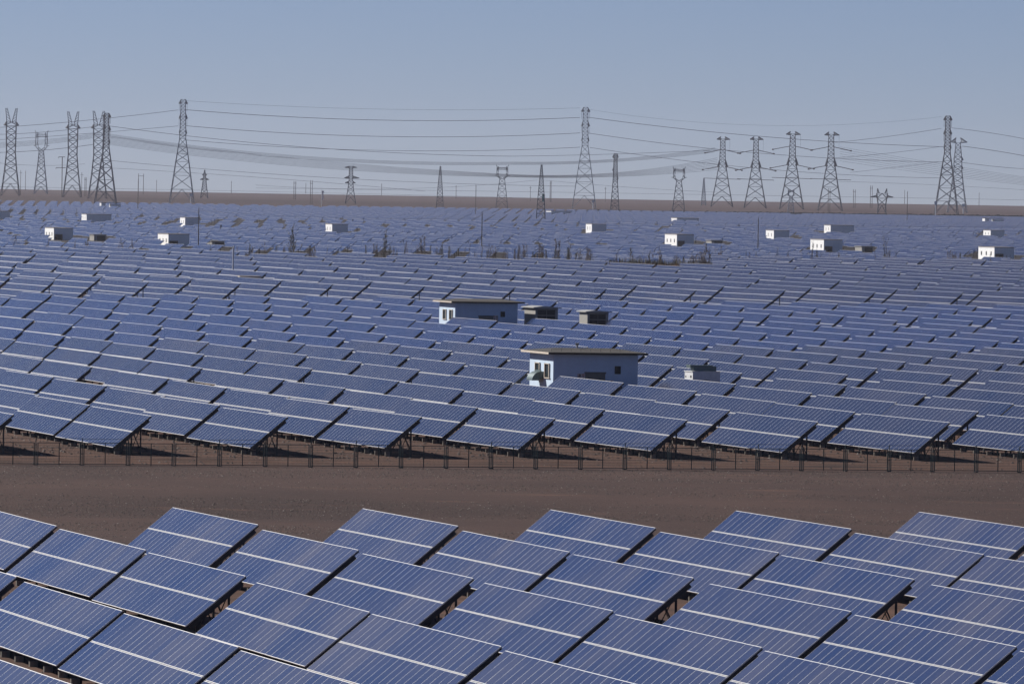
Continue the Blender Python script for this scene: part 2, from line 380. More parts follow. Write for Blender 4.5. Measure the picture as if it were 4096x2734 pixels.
# ------------------------------------------------------------------ ground
ys=[150,200,230,250]+list(range(260,620,4))+list(range(620,1000,20))+list(range(1000,7000,125))+[7000,7500,8000,9000,10000,12000,15000,20000,30000,60000,150000]
m=MB(); xs0=[-1,-.6,-.35]+[i/20. for i in range(-6,7)]+[.35,.6,1]
V=[];Fc=[]
for y in ys:
    wdt=max(400.,y*.9)
    for s in xs0:
        x=s*wdt; z=ground(x,y)
        t_=-(x*D1[0]+y*D1[1])
        if 250<t_<560 and abs(s)<.4: z+=random.gauss(0,.02)
        V.append((x,y,z-.0))
nx=len(xs0)
for j in range(len(ys)-1):
    for i in range(nx-1): Fc.append((j*nx+i,j*nx+i+1,(j+1)*nx+i+1,(j+1)*nx+i))
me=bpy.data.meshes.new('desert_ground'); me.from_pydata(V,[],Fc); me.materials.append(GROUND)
for p in me.polygons: p.use_smooth=True
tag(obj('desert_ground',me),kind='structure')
# gravel stones as real geometry (service strip, soil by the fence, between the near tables)
def scatter_stones(name,n,t0,t1,smin,smax,mat,xf=.075,pw=2.2,seed=1):
    rs=np.random.RandomState(seed)
    Y=rs.uniform(t0-60,t1+60,n*2); X=rs.uniform(-1,1,n*2)*(Y*xf)
    T=-(X*D1[0]+Y*D1[1]); k=(T>t0)&(T<t1); X=X[k][:n];Y=Y[k][:n];n=len(X)
    S=smin+(smax-smin)*rs.rand(n)**pw
    base=np.array([(1,0,0),(0,1,0),(-1,0,0),(0,-1,0),(0,0,.8)],float)
    ang=rs.rand(n)*6.28; ca,sa=np.cos(ang),np.sin(ang)
    vs=np.empty((n,5,3))
    jit=1+.5*(rs.rand(n,5,3)-.5)
    b=base[None]*jit
    vs[:,:,0]=(b[:,:,0]*ca[:,None]-b[:,:,1]*sa[:,None])*S[:,None]+X[:,None]
    vs[:,:,1]=(b[:,:,0]*sa[:,None]+b[:,:,1]*ca[:,None])*S[:,None]+Y[:,None]
    Z=np.array([ground(a,c) for a,c in zip(X,Y)])
    vs[:,:,2]=b[:,:,2]*S[:,None]+Z[:,None]
    f=np.array([(0,1,4),(1,2,4),(2,3,4),(3,0,4)])[None]+(np.arange(n)*5)[:,None,None]
    me=bpy.data.meshes.new(name); me.vertices.add(n*5); me.vertices.foreach_set('co',vs.ravel())
    me.loops.add(n*12); me.loops.foreach_set('vertex_index',f.ravel().astype(np.int32))
    me.polygons.add(n*4); me.polygons.foreach_set('loop_start',(np.arange(n*4)*3).astype(np.int32)); me.polygons.foreach_set('loop_total',np.full(n*4,3,dtype=np.int32))
    me.update(); me.validate(); me.materials.append(mat); return obj(name,me)
ms,nt,b=newmat('gravel_stone'); g_=N(nt,'ShaderNodeNewGeometry')
nt.links.new(ramp(nt,g_.outputs['Random Per Island'],[(0,(.018,.016,.018)),(.5,(.070,.045,.040)),(.93,(.11,.085,.075)),(1,(.22,.19,.17))]),b.inputs['Base Color']); b.inputs['Roughness'].default_value=.9
tag(scatter_stones('gravel',80000,372,472,.02,.07,ms,seed=2),'loose grey and brown gravel spread over the bare service strip','gravel',None,'stuff')
tag(scatter_stones('soil_clods',16000,474.5,560,.02,.16,ms,seed=5,pw=4),'clods and pebbles on the turned soil behind the wire fence','soil clods',None,'stuff')
tag(scatter_stones('pebbles',7000,240,372,.015,.08,ms,seed=8),'pebbles on the brown soil between the foreground solar tables','pebbles',None,'stuff')
# low mounds of turned soil behind the fence
def mound_strip(name,tA,tB,amp,seed,res=.45):
    rs=random.Random(seed); pa=[(rs.uniform(.25,1.6),rs.uniform(0,6.28),rs.uniform(0,6.28)) for _ in range(14)]
    p0=75.;p1=212.;nu=int((p1-p0)/.6);nv=int((tB-tA)/res)
    V=[];F=[]
    for j in range(nv+1):
        t_=tA+(tB-tA)*j/nv; e=math.sin(math.pi*j/nv)
        for i in range(nu+1):
            p_=p0+(p1-p0)*i/nu; h=0
            for k,a1,a2 in pa: h+=math.sin(p_*k*.8+a1)*math.sin(t_*k*1.6+a2)
            x,y=world(t_,p_); V.append((x,y,max(-.05,.02+amp*(.35+h/7.))*e-(.03 if e<.05 else 0)+ground(x,y)))
    for j in range(nv):
        for i in range(nu): a=j*(nu+1)+i; F.append((a,a+1,a+nu+2,a+nu+1))
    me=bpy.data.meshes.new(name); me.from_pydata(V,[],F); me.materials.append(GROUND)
    for p in me.polygons: p.use_smooth=True
    return obj(name,me)
tag(mound_strip('turned_soil',474.6,489.,.13,3),kind='structure')
# ------------------------------------------------------------------ wire fence in front
FG=plain('fence_paint',(.012,.03,.034),.45,.2,.2)
f0=np.array([-30.436817,481.010743]); fd=np.array([2.919627,.723111])
fl=math.hypot(*fd); fa=math.atan2(fd[1],fd[0])
fx,fy=f0-fd*1
fence=empty('wire_fence',(fx,fy,0),fa); tag(fence,'dark green welded wire fence with double posts along the gravel strip','fence')
m=MB(); m.bar((0,0,-.1),(0,0,1.62),.028); m.bar((0,0,1.6),(0,-.12,1.74),.02); m.bar((-.085,0,0),(-.085,0,1.45),.014); m.bar((.085,0,0),(.085,0,1.45),.014); m.bar((-.085,0,.75),(.085,0,.75),.02); m.bar((-.05,0,1.3),(.05,0,1.3),.02)
m.cyl(0,0,-.1,.05,.16,8)
PM=m.mesh('fence_post',[FG])
m=MB(); a,b_=.10,fl-.10
for z in (.08,1.44): m.bar((a,0,z),(b_,0,z),.021)
m.bar((fl/2,0,.02),(fl/2,0,1.46),.024)
for x in (a+.03,b_-.03): m.bar((x,0,.05),(x,0,1.44),.018)
k=a+.1
while k<b_-.05: m.bar((k,0,.08),(k,0,1.44),.0042); k+=.085
for z in [.08+.17*i for i in range(1,8)]: m.bar((a,0,z),(b_,0,z),.0045)
FM=m.mesh('fence_panel',[FG])
m=MB(); m.bar((0,0,0),(fl,0,0),.011); WM=m.mesh('top_wire',[FG])
for i in range(26):
    o=obj('fence_post',PM,fence,(i*fl,0,0)); o.rotation_euler=(random.gauss(0,.006),random.gauss(0,.01),0)
    if i<25: 
        obj('fence_panel',FM,fence,(i*fl,0,random.gauss(0,.008))); obj('top_wire',WM,fence,(i*fl,-.12,1.7+random.gauss(0,.015)))
# ------------------------------------------------------------------ huts and cabinets
BLUEW=plain('blue_white_render',(.54,.66,.80),.85,0,.05,1.3); ROOFC=plain('roof_concrete',(.060,.054,.048),.9,0,.25,1.2); FASC=plain('cream_fascia',(.58,.51,.43),.85,0,.08)
GLAZ=plain('dark_window',(.02,.03,.035),.25); SHUT=plain('roller_shutter',(.17,.17,.16),.6); GREYM=plain('grey_sheet',(.32,.31,.29),.6,0,.08); WHITE=plain('white_render',(.88,.88,.88),.85,0,.05,.7)
CABW=plain('cabinet_white',(.70,.71,.73),.5); DUCT=plain('duct_steel',(.11,.15,.15),.45,.3); PLATE=plain('sign_plate',(.60,.52,.50),.6,0,.03); RED=plain('sign_red',(.35,.05,.04),.6); BLK=plain('sign_black',(.02,.02,.02),.6); DGREY=plain('dark_door',(.035,.035,.037),.6,0,.1); TRIM=plain('door_trim',(.22,.22,.22),.6); WOOD=plain('pole_wood',(.10,.085,.075),.9); BROWN=plain('brown_door',(.12,.085,.065),.8)
def solve_box(uL,uC,uR,t_or_v,z=0,vmode=False):
    """corner nearest camera -> world point, width (along n), depth (along -d1)"""
    if vmode: c=back(uC,t_or_v,z)
    else:
        lo,hi=-900,1500
        for _ in range(60):
            mm=(lo+hi)/2; x,y=world(t_or_v,mm)
            if pj(x,y,z)[0]<uC: lo=mm
            else: hi=mm
        c=np.array(world(t_or_v,lo))
    def s(dirv,u,sgn):
        lo,hi=.1,120.
        for _ in range(50):
            mm=(lo+hi)/2; q=c+dirv*mm
            if (pj(q[0],q[1],z)[0]-u)*sgn<0: lo=mm
            else: hi=mm
        return lo
    return c,s(NN,uR,1),s(-D1,uL,-1)
# local frame of a building: x along n (front face), y along -d1 (depth), rz = angle of n
RZ=math.atan2(NN[1],NN[0])
def b_root(name,c,label,cat,group=None):
    r=empty(name,(float(c[0]),float(c[1]),ground(*c)),RZ); tag(r,label,cat,group); return r
def part(name,m,mats,r): return obj(name,m.mesh(name,mats),r)
def hut(uL,uC,uR,t,hw,label,over=.7,slab=.17,duct=False):
    c,w,d=solve_box(uL,uC,uR,t,hw)
    r=b_root('equipment_hut',c,label,'hut')
    m=MB(); m.box(0,w,0,d,-.3,hw); wall=part('wall',m,[BLUEW],r)
    m=MB(); x0,x1,y0,y1=-over*.9,w+over,-over,d+over
    # fascia slab with low hipped top
    m.box(x0,x1,y0,y1,hw+.003,hw+slab,0)
    m.m[0]=1; m.m[2]=1; m.m[3]=1  # front and right fascia take the dark roof colour as painted shade
    z0=hw+slab; zc=z0+.30
    q=[(x0,y0,z0+.002),(x1,y0,z0+.002),(x1,y1,z0+.002),(x0,y1,z0+.002)]; a=(x0+1.8,(y0+y1)/2,zc); b2=(x1-1.8,(y0+y1)/2,zc)
    m.quad(q[0],q[1],b2,a,1); m.quad(q[2],q[3],a,b2,1); m.tri(q[1],q[2],b2,1); m.tri(q[3],q[0],a,1)
    for i in (2,): m.m[i]=1
    roof=part('roof',m,[FASC,ROOFC],r)
    # roller door, signs, vent on the front (y=0)
    fx_=lambda f:w*f
    m=MB(); m.box(fx_(.378),fx_(.615),-.012,-.03,-.2,2.75); 
    z=.1
    while z<2.7: m.box(fx_(.385),fx_(.608),-.03,-.045,z,z+.05); z+=.12
    m.box(fx_(.37),fx_(.623),-.01,-.10,2.75,2.9); part('roller_door',m,[SHUT],r)
    m=MB(); m.box(fx_(.727),fx_(.797),-.012,-.05,2.75,3.42); 
    for k in range(5): m.box(fx_(.732),fx_(.792),-.05,-.075,2.8+k*.12,2.86+k*.12)
    part('wall_vent',m,[DGREY],r)
    def sign(xc,zc,ww,hh,n1,n2):
        m=MB(); m.box(xc-ww/2,xc+ww/2,-.012,-.03,zc-hh/2,zc+hh/2,0)
        for a_ in range(n1):
            for b_ in range(n2):
                cx=xc-ww/2+ww*(a_+.5)/n1; cz=zc-hh/2+hh*(b_+.58)/n2; s=min(ww/n1,hh/n2)*.34
                if (a_+b_)%2:
                    m.tri((cx-s,-.034,cz-s*.8),(cx+s,-.034,cz-s*.8),(cx,-.034,cz+s),2)
                else:
                    for kk in range(10):
                        A1,A2=kk*.628,(kk+1)*.628
                        m.quad((cx+s*math.cos(A1),-.034,cz+s*math.sin(A1)),(cx+s*math.cos(A2),-.034,cz+s*math.sin(A2)),(cx+.6*s*math.cos(A2),-.034,cz+.6*s*math.sin(A2)),(cx+.6*s*math.cos(A1),-.034,cz+.6*s*math.sin(A1)),1)
                m.quad((cx-s,-.034,cz-s*1.35),(cx+s,-.034,cz-s*1.35),(cx+s,-.034,cz-s*1.1),(cx-s,-.034,cz-s*1.1),2)
        part('warning_sign',m,[PLATE,RED,BLK],r)
    if duct:
        sign(fx_(.335),2.48,.6,.56,2,2); 
        m=MB(); m.box(fx_(.286),fx_(.313),-.012,-.03,2.3,2.74); m.box(fx_(.29),fx_(.309),-.03,-.034,2.5,2.52,1); part('notice_plate',m,[PLATE,BLK],r)
        sign(fx_(.645),1.75,.34,.9,1,3); sign(fx_(.69),1.75,.34,.9,1,3)
    else: sign(fx_(.65),2.45,.62,.95,2,3)
    # windows on the sunny side (x=0)
    ws=[(d*.235,.8 if duct else .8),(d*.64,.8)]
    for k,(yc,ww) in enumerate(ws):
        m=MB(); z0,z1=(2.35,3.5)
        if duct and k==1: z0=2.6
        m.box(-.012,-.035,yc-d*.085,yc+d*.085,z0,z1,0)
        for (ya,yb,za,zb) in ((yc-d*.1,yc-d*.083,z0-.06,z1+.06),(yc+d*.083,yc+d*.1,z0-.06,z1+.06),(yc-d*.1,yc+d*.1,z1,z1+.06),(yc-d*.12,yc+d*.12,z0-.08,z0-.003)): m.box(-.01,-.12,ya,yb,za,zb,1)
        part('window',m,[GLAZ,FASC],r)
    if duct:
        # square-bend ventilation duct
        m=MB(); yc=d*.52; hw_=d*.12; 
        pts=[(0,2.42)]; 
        for k in range(9):
            a_=math.pi/2*k/8; pts.append((-.25-.95*math.sin(a_),1.95-.0+ .95*math.cos(a_)-.48+.0))
        pts=[(-.0,2.82)]+[(-.22-.8*math.sin(math.pi/2*k/8),2.05+.77*math.cos(math.pi/2*k/8)) for k in range(9)]
        inn=[(-.0,2.22)]+[(-.22-.2*math.sin(math.pi/2*k/8),2.05+.17*math.cos(math.pi/2*k/8)) for k in range(9)]
        for k in range(len(pts)-1):
            for yy,fl_ in ((yc-hw_,0),(yc+hw_,1)):
                A_,B_,C_,D_=[(px_,yy,pz) for px_,pz in (pts[k],pts[k+1],inn[k+1],inn[k])]
                m.quad(A_,B_,C_,D_) if fl_ else m.quad(D_,C_,B_,A_)
            m.quad((pts[k][0],yc-hw_,pts[k][1]),(pts[k+1][0],yc-hw_,pts[k+1][1]),(pts[k+1][0],yc+hw_,pts[k+1][1]),(pts[k][0],yc+hw_,pts[k][1]))
            m.quad((inn[k+1][0],yc-hw_,inn[k+1][1]),(inn[k][0],yc-hw_,inn[k][1]),(inn[k][0],yc+hw_,inn[k][1]),(inn[k+1][0],yc+hw_,inn[k+1][1]))
        m.box(-.3,-.22,yc-hw_-.05,yc+hw_+.05,2.15,2.95)
        part('vent_duct',m,[DUCT],r)
        # lightning rail, roof vent
        m=MB(); n=9
        for k in range(n+1):
            xk=x0+.5+(x1-x0-1.)*k/n; m.bar((xk,y0+.9,hw+slab),(xk,y0+.9,hw+slab+.3),.012)
            if k<n:
                xn=x0+.5+(x1-x0-1.)*(k+1)/n; m.bar((xk,y0+.9,hw+slab+.3),((xk+xn)/2,y0+.9,hw+slab+.25),.009); m.bar(((xk+xn)/2,y0+.9,hw+slab+.25),(xn,y0+.9,hw+slab+.3),.009)
        part('roof_rail',m,[STEEL],r)
        m=MB(); m.cyl(w*.42,d*.5,hw+slab,hw+slab+.5,.07,8); m.cyl(w*.42,d*.5,hw+slab+.5,hw+slab+.72,.1,8,0,.2); part('roof_vent',m,[GREYM],r)
    return r
hut(2120,2214,2552,617.,4.38,'larger pale blue hut with duct elbow on its sunlit side',duct=True)
hut(1758,1821,2071,905.,4.45,'pale blue flat-roofed hut with two narrow windows left of grey kiosks',over=.75)
def kiosk(uL,uC,uR,t,h,label,plate=False):
    c,w,d=solve_box(uL,uC,uR,t,h); d=min(d,5.5)
    r=b_root('equipment_kiosk',c,label,'kiosk','grey equipment kiosks')
    m=MB(); m.box(0,w,0,d,-.3,h); part('body',m,[GREYM],r)
    m=MB(); x0,x1,y0,y1=-.35,w+.4,-.35,d+.35; z=h+.02
    P=[(x0,y0,z),(x1,y0,z),(x1,y1,z),(x0,y1,z)]; R1=(w*.35,y0,h+.28);R2=(w*.35,y1,h+.28)
    m.quad(P[3],P[2],P[1],P[0]); e=.09
    A=[(p[0],p[1],p[2]+e) for p in P]
    for k in range(4): m.quad(P[k],P[(k+1)%4],A[(k+1)%4],A[k])
    m.quad(A[0],R1,R2,A[3]); m.quad(R1,A[1],A[2],R2); m.tri(A[0],A[1],R1); m.tri(A[2],A[3],R2)
    part('roof',m,[plain('kiosk_roof',(.40,.40,.39),.7)],r)
    for a_,b_ in ((.10,.485),(.495,.88)):
        m=MB(); m.box(w*a_,w*b_,-.01,-.035,-.2,h-.95,0); m.box(w*a_,w*b_,-.01,-.03,h-.85,h-.2,0)
        m.box(w*(a_+b_)/2-.06,w*(a_+b_)/2+.06,-.035,-.05,1.7,1.85,1)
        part('door',m,[DGREY,TRIM],r)
    m=MB()
    for a_ in (.08,.486,.87): m.box(w*a_,w*a_+.05,-.008,-.045,-.2,h-.1)
    m.box(w*.08,w*.88,-.008,-.042,h-.93,h-.88); part('door_frame',m,[TRIM],r)
    if plate:
        m=MB(); m.box(w*.27,w*.43,-.04,-.055,1.05,1.45,0); 
        for k in range(4): m.box(w*(.285+.034*k),w*(.305+.034*k),-.055,-.06,1.2,1.32,1)
        part('name_plate',m,[PLATE,BLK],r)
kiosk(2098,2142,2232,905.,3.9,'dark-doored grey kiosk right beside the blue flat-roofed hut',True)
kiosk(2318,2350,2434,907.,3.42,'smaller grey kiosk with sunlit cream side, standing on its own')
def cabinet(uL,uC,uR,t,h):
    c,w,d=solve_box(uL,uC,uR,t,h)
    r=b_root('transformer_cabinet',c,'white metal cabinet with a tank on top behind the gridded tables','cabinet')
    m=MB(); m.box(0,w,0,d,-.2,h); part('body',m,[CABW],r)
    m=MB(); m.box(-.06,w+.06,-.06,d+.06,h+.003,h+.07); part('lid',m,[CABW],r)
    m=MB(); m.box(.12*w,.95*w,d*.3,d*.7,h+.07,h+.5); m.box(.1*w,.82*w,d*.28,d*.72,h+.5,h+.58); m.box(-.05,.13*w,d*.25,d*.75,h+.35,h+.6); part('top_tank',m,[DUCT],r)
    m=MB()
    for k,(xx,ww,zz) in enumerate(((.435,.035,.1),(.475,.03,.07),(.50,.02,.06),(.525,.025,.07),(.555,.02,.06),(.58,.03,.05))): m.box(w*xx,w*(xx+ww),-.01,-.02,h-.62-zz,h-.62+zz*.4)
    part('logo',m,[BLK],r)
    for k in range(3):
        m=MB(); m.box(w*(.02+.33*k),w*(.31+.33*k),-.008,-.02,-.1,h-.15); part('door',m,[CABW],r)
    m=MB(); m.cyl(0,0,0,.02,.18,8); me=m.mesh('vent_grille',[BLK]); o=obj('vent_grille',me,r,(w*.83,-.02,h-1.55)); o.rotation_euler=(math.pi/2,0,0)
    m=MB(); m.box(-.01,-.02,d*.15,d*.3,h-.5,h-.3); m.box(-.01,-.02,d*.8,d*.9,h-.5,h-.35); part('side_label',m,[BLK],r)
cabinet(2739,2771.5,2880.5,617.,2.98)
# small cabin in the tall-table field, with white pole
c,w,d=solve_box(952,966,1037,1205.,4.05)
r=b_root('equipment_cabin',c,'low grey cabin standing alone among the four-row tables','cabin')
m=MB(); m.box(0,w,0,min(d,4),0,3.75); part('body',m,[GREYM],r); m=MB(); m.box(-.4,w+.3,-.3,min(d,4)+.3,3.76,4.05); part('roof',m,[FASC],r)
m=MB(); m.box(-.9,-.35,.2,1.2,2.2,3.3); part('side_box',m,[CABW],r)
m=MB(); m.box(w*.3,w*.7,-.01,-.03,2.2,3.5); part('door',m,[DGREY],r)
x,y=back(932,1098,2.7)
m=MB(); m.cyl(0,0,-.1,3.4,.28,8); m.cyl(0,0,3.4,7.6,.13,8); m.cyl(.08,0,6.6,8.,.1,8); o=obj('white_mast',m.mesh('white_mast',[CABW]),None,(x,y,0)); tag(o,'short white instrument mast beside the low grey cabin','mast')
# distant white buildings (px): left edge, corner, right edge, top, visible bottom
FB=[(-60,-30,40,843,871,'w','flat-roofed white block cut by the left edge of the photo',0),
(326,346,445,855,884,'w','long low white building topmost near the left edge',0),
(179,215,292,910,955,'c','big white block with three windows and brown porch, farthest left',1),
(720,740,798,869,903,'c','small white block with a grey shaded front above the tall left pole',0),
(631,673,757,934,983,'c','big white block with three windows just left of the tall black pole',1),
(1302,1328,1391,895,932,'c','small white block alone in the left middle distance',0),
(2184,2204,2287,862,886,'w','long low white building just right of the green-boxed lattice mast',0),
(2343,2367,2425,895,928,'c','small white block in the middle of the far fields',0),
(2684,2707,2795,878,905,'w','long low white building right of centre',0),
(2659,2707,2775,936,981,'c','big white block with three windows below the long low one',2),
(3063,3095,3157,920,955,'c','small white block right of the tall dark pole',0),
(3296,3322,3416,899,929,'w','long low white building with a sooty roof edge at the right',0),
(3241,3295,3369,957,1004,'c','big white block with three windows behind the dry saplings at the right',1),
(3933,3962,4017,920,946,'c','small white block near the right edge of the photo',0),
(3913,3977,4056,987,1034,'c','biggest white block with three windows at the right edge',1)]
def farb(uL,uC,uR,vt,vb_,kind,label,win):
    vb2=vb_+4
    c,w,d=solve_box(uL,uC,uR,vb2,0,True)
    # iterate height
    lo,hi=1,15
    for _ in range(40):
        mm=(lo+hi)/2
        if pj(c[0],c[1],mm)[1]>vt: lo=mm
        else: hi=mm
    h=lo
    r=b_root('white_building',c,label,'building','white buildings in the far fields')
    m=MB(); m.box(0,w,0,d,-.3,h-.25); part('wall',m,[WHITE],r)
    m=MB(); o_=.25 if kind=='w' else .08
    m.box(-o_,w+o_,-o_,d+o_,h-.247,h,0); m.m[-1]=0; part('roof',m,[plain('far_roof',(.30,.27,.24),.9,0,.3)],r)
    if win:
        for k in range(3):
            m=MB(); yc=d*(.2+.3*k); m.box(-.012,-.05,yc-.5,yc+.5,h*.33,h*.33+1.25); part('window',m,[GLAZ],r)
        m=MB(); m.box(w*.06,w*.45,-.012,-.25,-.2,h*.46); part('porch',m,[BROWN],r)
        if win==1: m=MB(); m.box(w*.22,w*.4,-.255,-.29,-.2,h*.36); part('door',m,[BLK],r)
    else:
        for k in range(2):
            m=MB(); yc=d*(.3+.4*k); m.box(-.012,-.05,yc-.3,yc+.3,h*.35,h*.7); part('window',m,[GLAZ],r)
for a in FB: farb(*a)
# low grey substations between them
for (uL,uC,uR,vt,vb_,lb) in ((358,376,424,936,957,'small grey kiosk right of the farthest-left big white block'),(828,848,897,962,984,'small grey kiosk right of the tall black pole'),(2825,2846,2890,959,977,'small grey kiosk right of the central big white block'),(3420,3447,3492,983,1002,'small grey kiosk right of the dry saplings'),(-30,-12,11,916,930,'small dark kiosk cut by the left edge')):
    c,w,d=solve_box(uL,uC,uR,vb_+6,0,True); h=(vb_+5-vt)*c[1]/FPX
    r=b_root('small_kiosk',c,lb,'kiosk','small kiosks in the far field')
    m=MB(); m.box(0,w,0,min(d,9),-.2,h-.2); part('body',m,[GREYM],r); m=MB(); m.box(-.3,w+.3,-.3,min(d,9)+.3,h-.197,h); part('roof',m,[GREYM],r); m=MB(); m.box(w*.25,w*.95,-.01,-.04,0,h-.5); part('door',m,[DGREY],r)
for u,v,lb in ((3940,869,'low white shed in the last tables at the far right'),(405,826,'low white shed at the top left edge of the far tables')):
    x,y,z=atdist(u,v+5,5300); r=b_root('low_shed',np.array([x,y]),lb,'shed')
    m=MB(); m.box(0,3,0,6,0,5.5); m.box(7,14,0,6,0,5.0); part('body',m,[WHITE],r); m=MB(); m.box(-.2,14.2,-.2,6.2,5.51,5.9); part('roof',m,[ROOFC],r)
# ------------------------------------------------------------------ poles
def groundY(u,v):
    """distance at which the terrain shows at pixel u,v"""
    lo,hi=200.,40000.
    for _ in range(60):
        mm=math.sqrt(lo*hi); x,y,z=atdist(u,v,mm)
        if z>ground(x,y): lo=mm
        else: hi=mm
    return lo
POLES=[(553,718,551,853,'black concrete pole standing at the edge of the far tables, upper left'),(797,834,793,992,'tall black pole among the saplings at the left'),(1905,741,1902,871,'thin dark pole rising over the far tables left of centre'),(1931,853,1926,1018,'tall dark pole in the sapling line near the centre'),(3036,876,3031,1026,'tall dark pole in the sapling line at the right'),(3631,767,3628,894,'thin dark pole over the far tables at the right')]
for (u0,v0,u1,v1,lb) in POLES:
    Y=groundY(u1,v1+4); x,y,z=atdist(u1,v1+4,Y); h=(v1+4-v0)*Y/FPX; r_=max(.14,1.7*Y/FPX/1.4)
    m=MB(); m.cyl(0,0,0,h,r_*1.2,8,0,r_*.85); m.cyl(0,0,h,h+.5,r_*.5,6); o=obj('utility_pole',m.mesh('utility_pole',[WOOD]),None,(x,y,z)); tag(o,lb,'pole','single utility poles')
for (u,v0,v1,lb) in ((883,897,938,'short stub post with a box right of the tall black pole'),(1411,876,900,'short dark post above the lone small white block'),(2763,923,938,'small dark post behind the central big white block'),(2956,898,923,'short dark post between two small kiosks')):
    Y=groundY(u,v1+3); x,y,z=atdist(u,v1+3,Y); h=(v1+3-v0)*Y/FPX; m=MB(); m.cyl(0,0,0,h,.16,6); m.box(-.4,.4,-.1,.1,h-.9,h-.5); o=obj('stub_post',m.mesh('stub_post',[WOOD]),None,(x,y,z)); tag(o,lb,'post')
PAIRS=[(1175,1182,724,798,'pair of thin poles left of the white lamp mast'),(1241,1248,721,826,'darker pair of poles directly left of the white lamp mast'),(2200,2204,723,808,'close pair of poles right of the green-boxed mast'),(3312,3319,753,856,'close pair of poles at the foot of a big tower'),(3413,3420,757,832,'pair of pale poles right of the four big towers'),(3481,3488,742,832,'taller pair of poles right of the four big towers'),(553,573,694,776,'H-frame pole pair behind the black concrete pole'),(339,344,709,785,'close pair of thin poles right of the second horned tower')]
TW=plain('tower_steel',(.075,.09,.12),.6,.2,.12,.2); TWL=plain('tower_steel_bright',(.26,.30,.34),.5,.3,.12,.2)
for (ua,ub,v0,v1,lb) in PAIRS:
    Y=groundY(ua,v1); x,y,z=atdist(ua,v1,Y); h=(v1-v0)*Y/FPX; w=(ub-ua)*Y/FPX; rr=.16*Y/5000
    r=empty('pole_pair',(x,y,z)); tag(r,lb,'poles','pole pairs by the lattice towers')
    for xx in (0,w): m=MB(); m.cyl(xx,0,0,h,rr*1.3,6,0,rr); obj('pole',m.mesh('pole',[WOOD]),r)
    m=MB(); m.bar((-.6,0,h*.88),(w+.6,0,h*.88),rr*.8); obj('crossarm',m.mesh('crossarm',[WOOD]),r)
SING=[(183*.4464,681,780,'slim pole right of the leftmost horned tower'),(101.5,683,760,'thinner slim pole beside the leftmost horned tower'),(326,689,789,'slim pole just right of the second horned tower'),(626,720,772,'faint pole between the black pole and the tall tower'),(925,724,776,'faint pole right of the small pointed tower'),(1223,732,774,'faint pole behind the white lamp mast'),(1526,734,784,'faint pole right of the branching tower'),(1824,741,794,'faint pole left of the cup tower'),(2121,745,805,'faint pole left of the green-boxed mast'),(2421,748,807,'faint pole beside the tall central tower'),(3618,760,815,'faint pole beside the dark pole at right'),(3916,770,822,'thin pole at the far right')]
for (u,v0,v1,lb) in SING:
    Y=groundY(u,v1); x,y,z=atdist(u,v1,Y); h=(v1-v0)*Y/FPX; m=MB(); rr=.16*Y/6000; m.cyl(0,0,0,h,rr*1.3,6,0,rr); m.bar((-1.3,0,h*.9),(1.3,0,h*.9),rr*.7)
    o=obj('power_pole',m.mesh('power_pole',[WOOD]),None,(x,y,z)); tag(o,lb,'pole','slim power poles on the horizon')
# double-crossarm pole at the left
Y=groundY(247,788); x,y,z=atdist(247,788,Y); k=Y/FPX; m=MB(); m.cyl(0,0,0,160*k,.35,6)
r=empty('crossarm_pole',(x,y,z)); tag(r,'dark pole with two crossarms left of the second horned tower','pole')
obj('pole',m.mesh('pole',[WOOD]),r)
for zz,a,b_ in ((160,-15,11),(117,-25,14)): m=MB(); m.bar((a*k,0,zz*k),(b_*k,0,zz*k),.25); m.bar((a*k,0,zz*k),(a*k,0,(zz-6)*k),.15); obj('crossarm',m.mesh('crossarm',[WOOD]),r)
# white lamp mast
Y=groundY(1285,826); x,y,z=atdist(1286,828,Y); k=Y/FPX
r=empty('lamp_mast',(x,y,z)); tag(r,'white mast with lamp boxes rising from the far tables','mast')
m=MB(); m.cyl(0,0,0,68*k,.22,6); obj('pole',m.mesh('pole',[CABW]),r)
m=MB(); m.box(0,9*k,-.3,.3,58*k,65*k); m.box(2*k,7*k,-.3,.3,34*k,58*k); m.box(1*k,8*k,-.3,.3,30*k,34*k); obj('lamp_box',m.mesh('lamp_box',[CABW]),r)
# ------------------------------------------------------------------ lattice towers
def lattice(m,prof,r1,r2,nz=None,asp=1.):
    """prof: [(z,halfwidth)], panels subdivide so each is roughly square"""
    lv=[]
    for (za,wa),(zb,wb) in zip(prof,prof[1:]):
        z=za;
        n=max(1,int(round((zb-za)/max(1.5,(wa+wb)*.68)))) 
        for i in range(n): f=i/n; lv.append((za+(zb-za)*f,wa+(wb-wa)*f))
    lv.append(prof[-1])
    cs=((-1,-1),(1,-1),(1,1),(-1,1))
    for k,((za,wa),(zb,wb)) in enumerate(zip(lv,lv[1:])):
        for q in range(4):
            a,b=cs[q],cs[(q+1)%4]
            A0=(a[0]*wa,a[1]*wa*asp,za);A1=(a[0]*wb,a[1]*wb*asp,zb);B0=(b[0]*wa,b[1]*wa*asp,za);B1=(b[0]*wb,b[1]*wb*asp,zb)
            m.bar(A0,A1,r1)
            if k==0:
                Mx=((A1[0]+B1[0])/2,(A1[1]+B1[1])/2,zb); m.bar(A0,Mx,r2); m.bar(B0,Mx,r2)
                for f in (.35,.7):
                    e=[A0[i]+(Mx[i]-A0[i])*f for i in range(3)]; g=[A0[i]+(A1[i]-A0[i])*f for i in range(3)]; m.bar(e,g,r2*.8)
                    e=[B0[i]+(Mx[i]-B0[i])*f for i in range(3)]; g=[B0[i]+(B1[i]-B0[i])*f for i in range(3)]; m.bar(e,g,r2*.8)
            else: m.bar(A0,B1,r2); m.bar(B0,A1,r2)
            m.bar(A1,B1,r2)
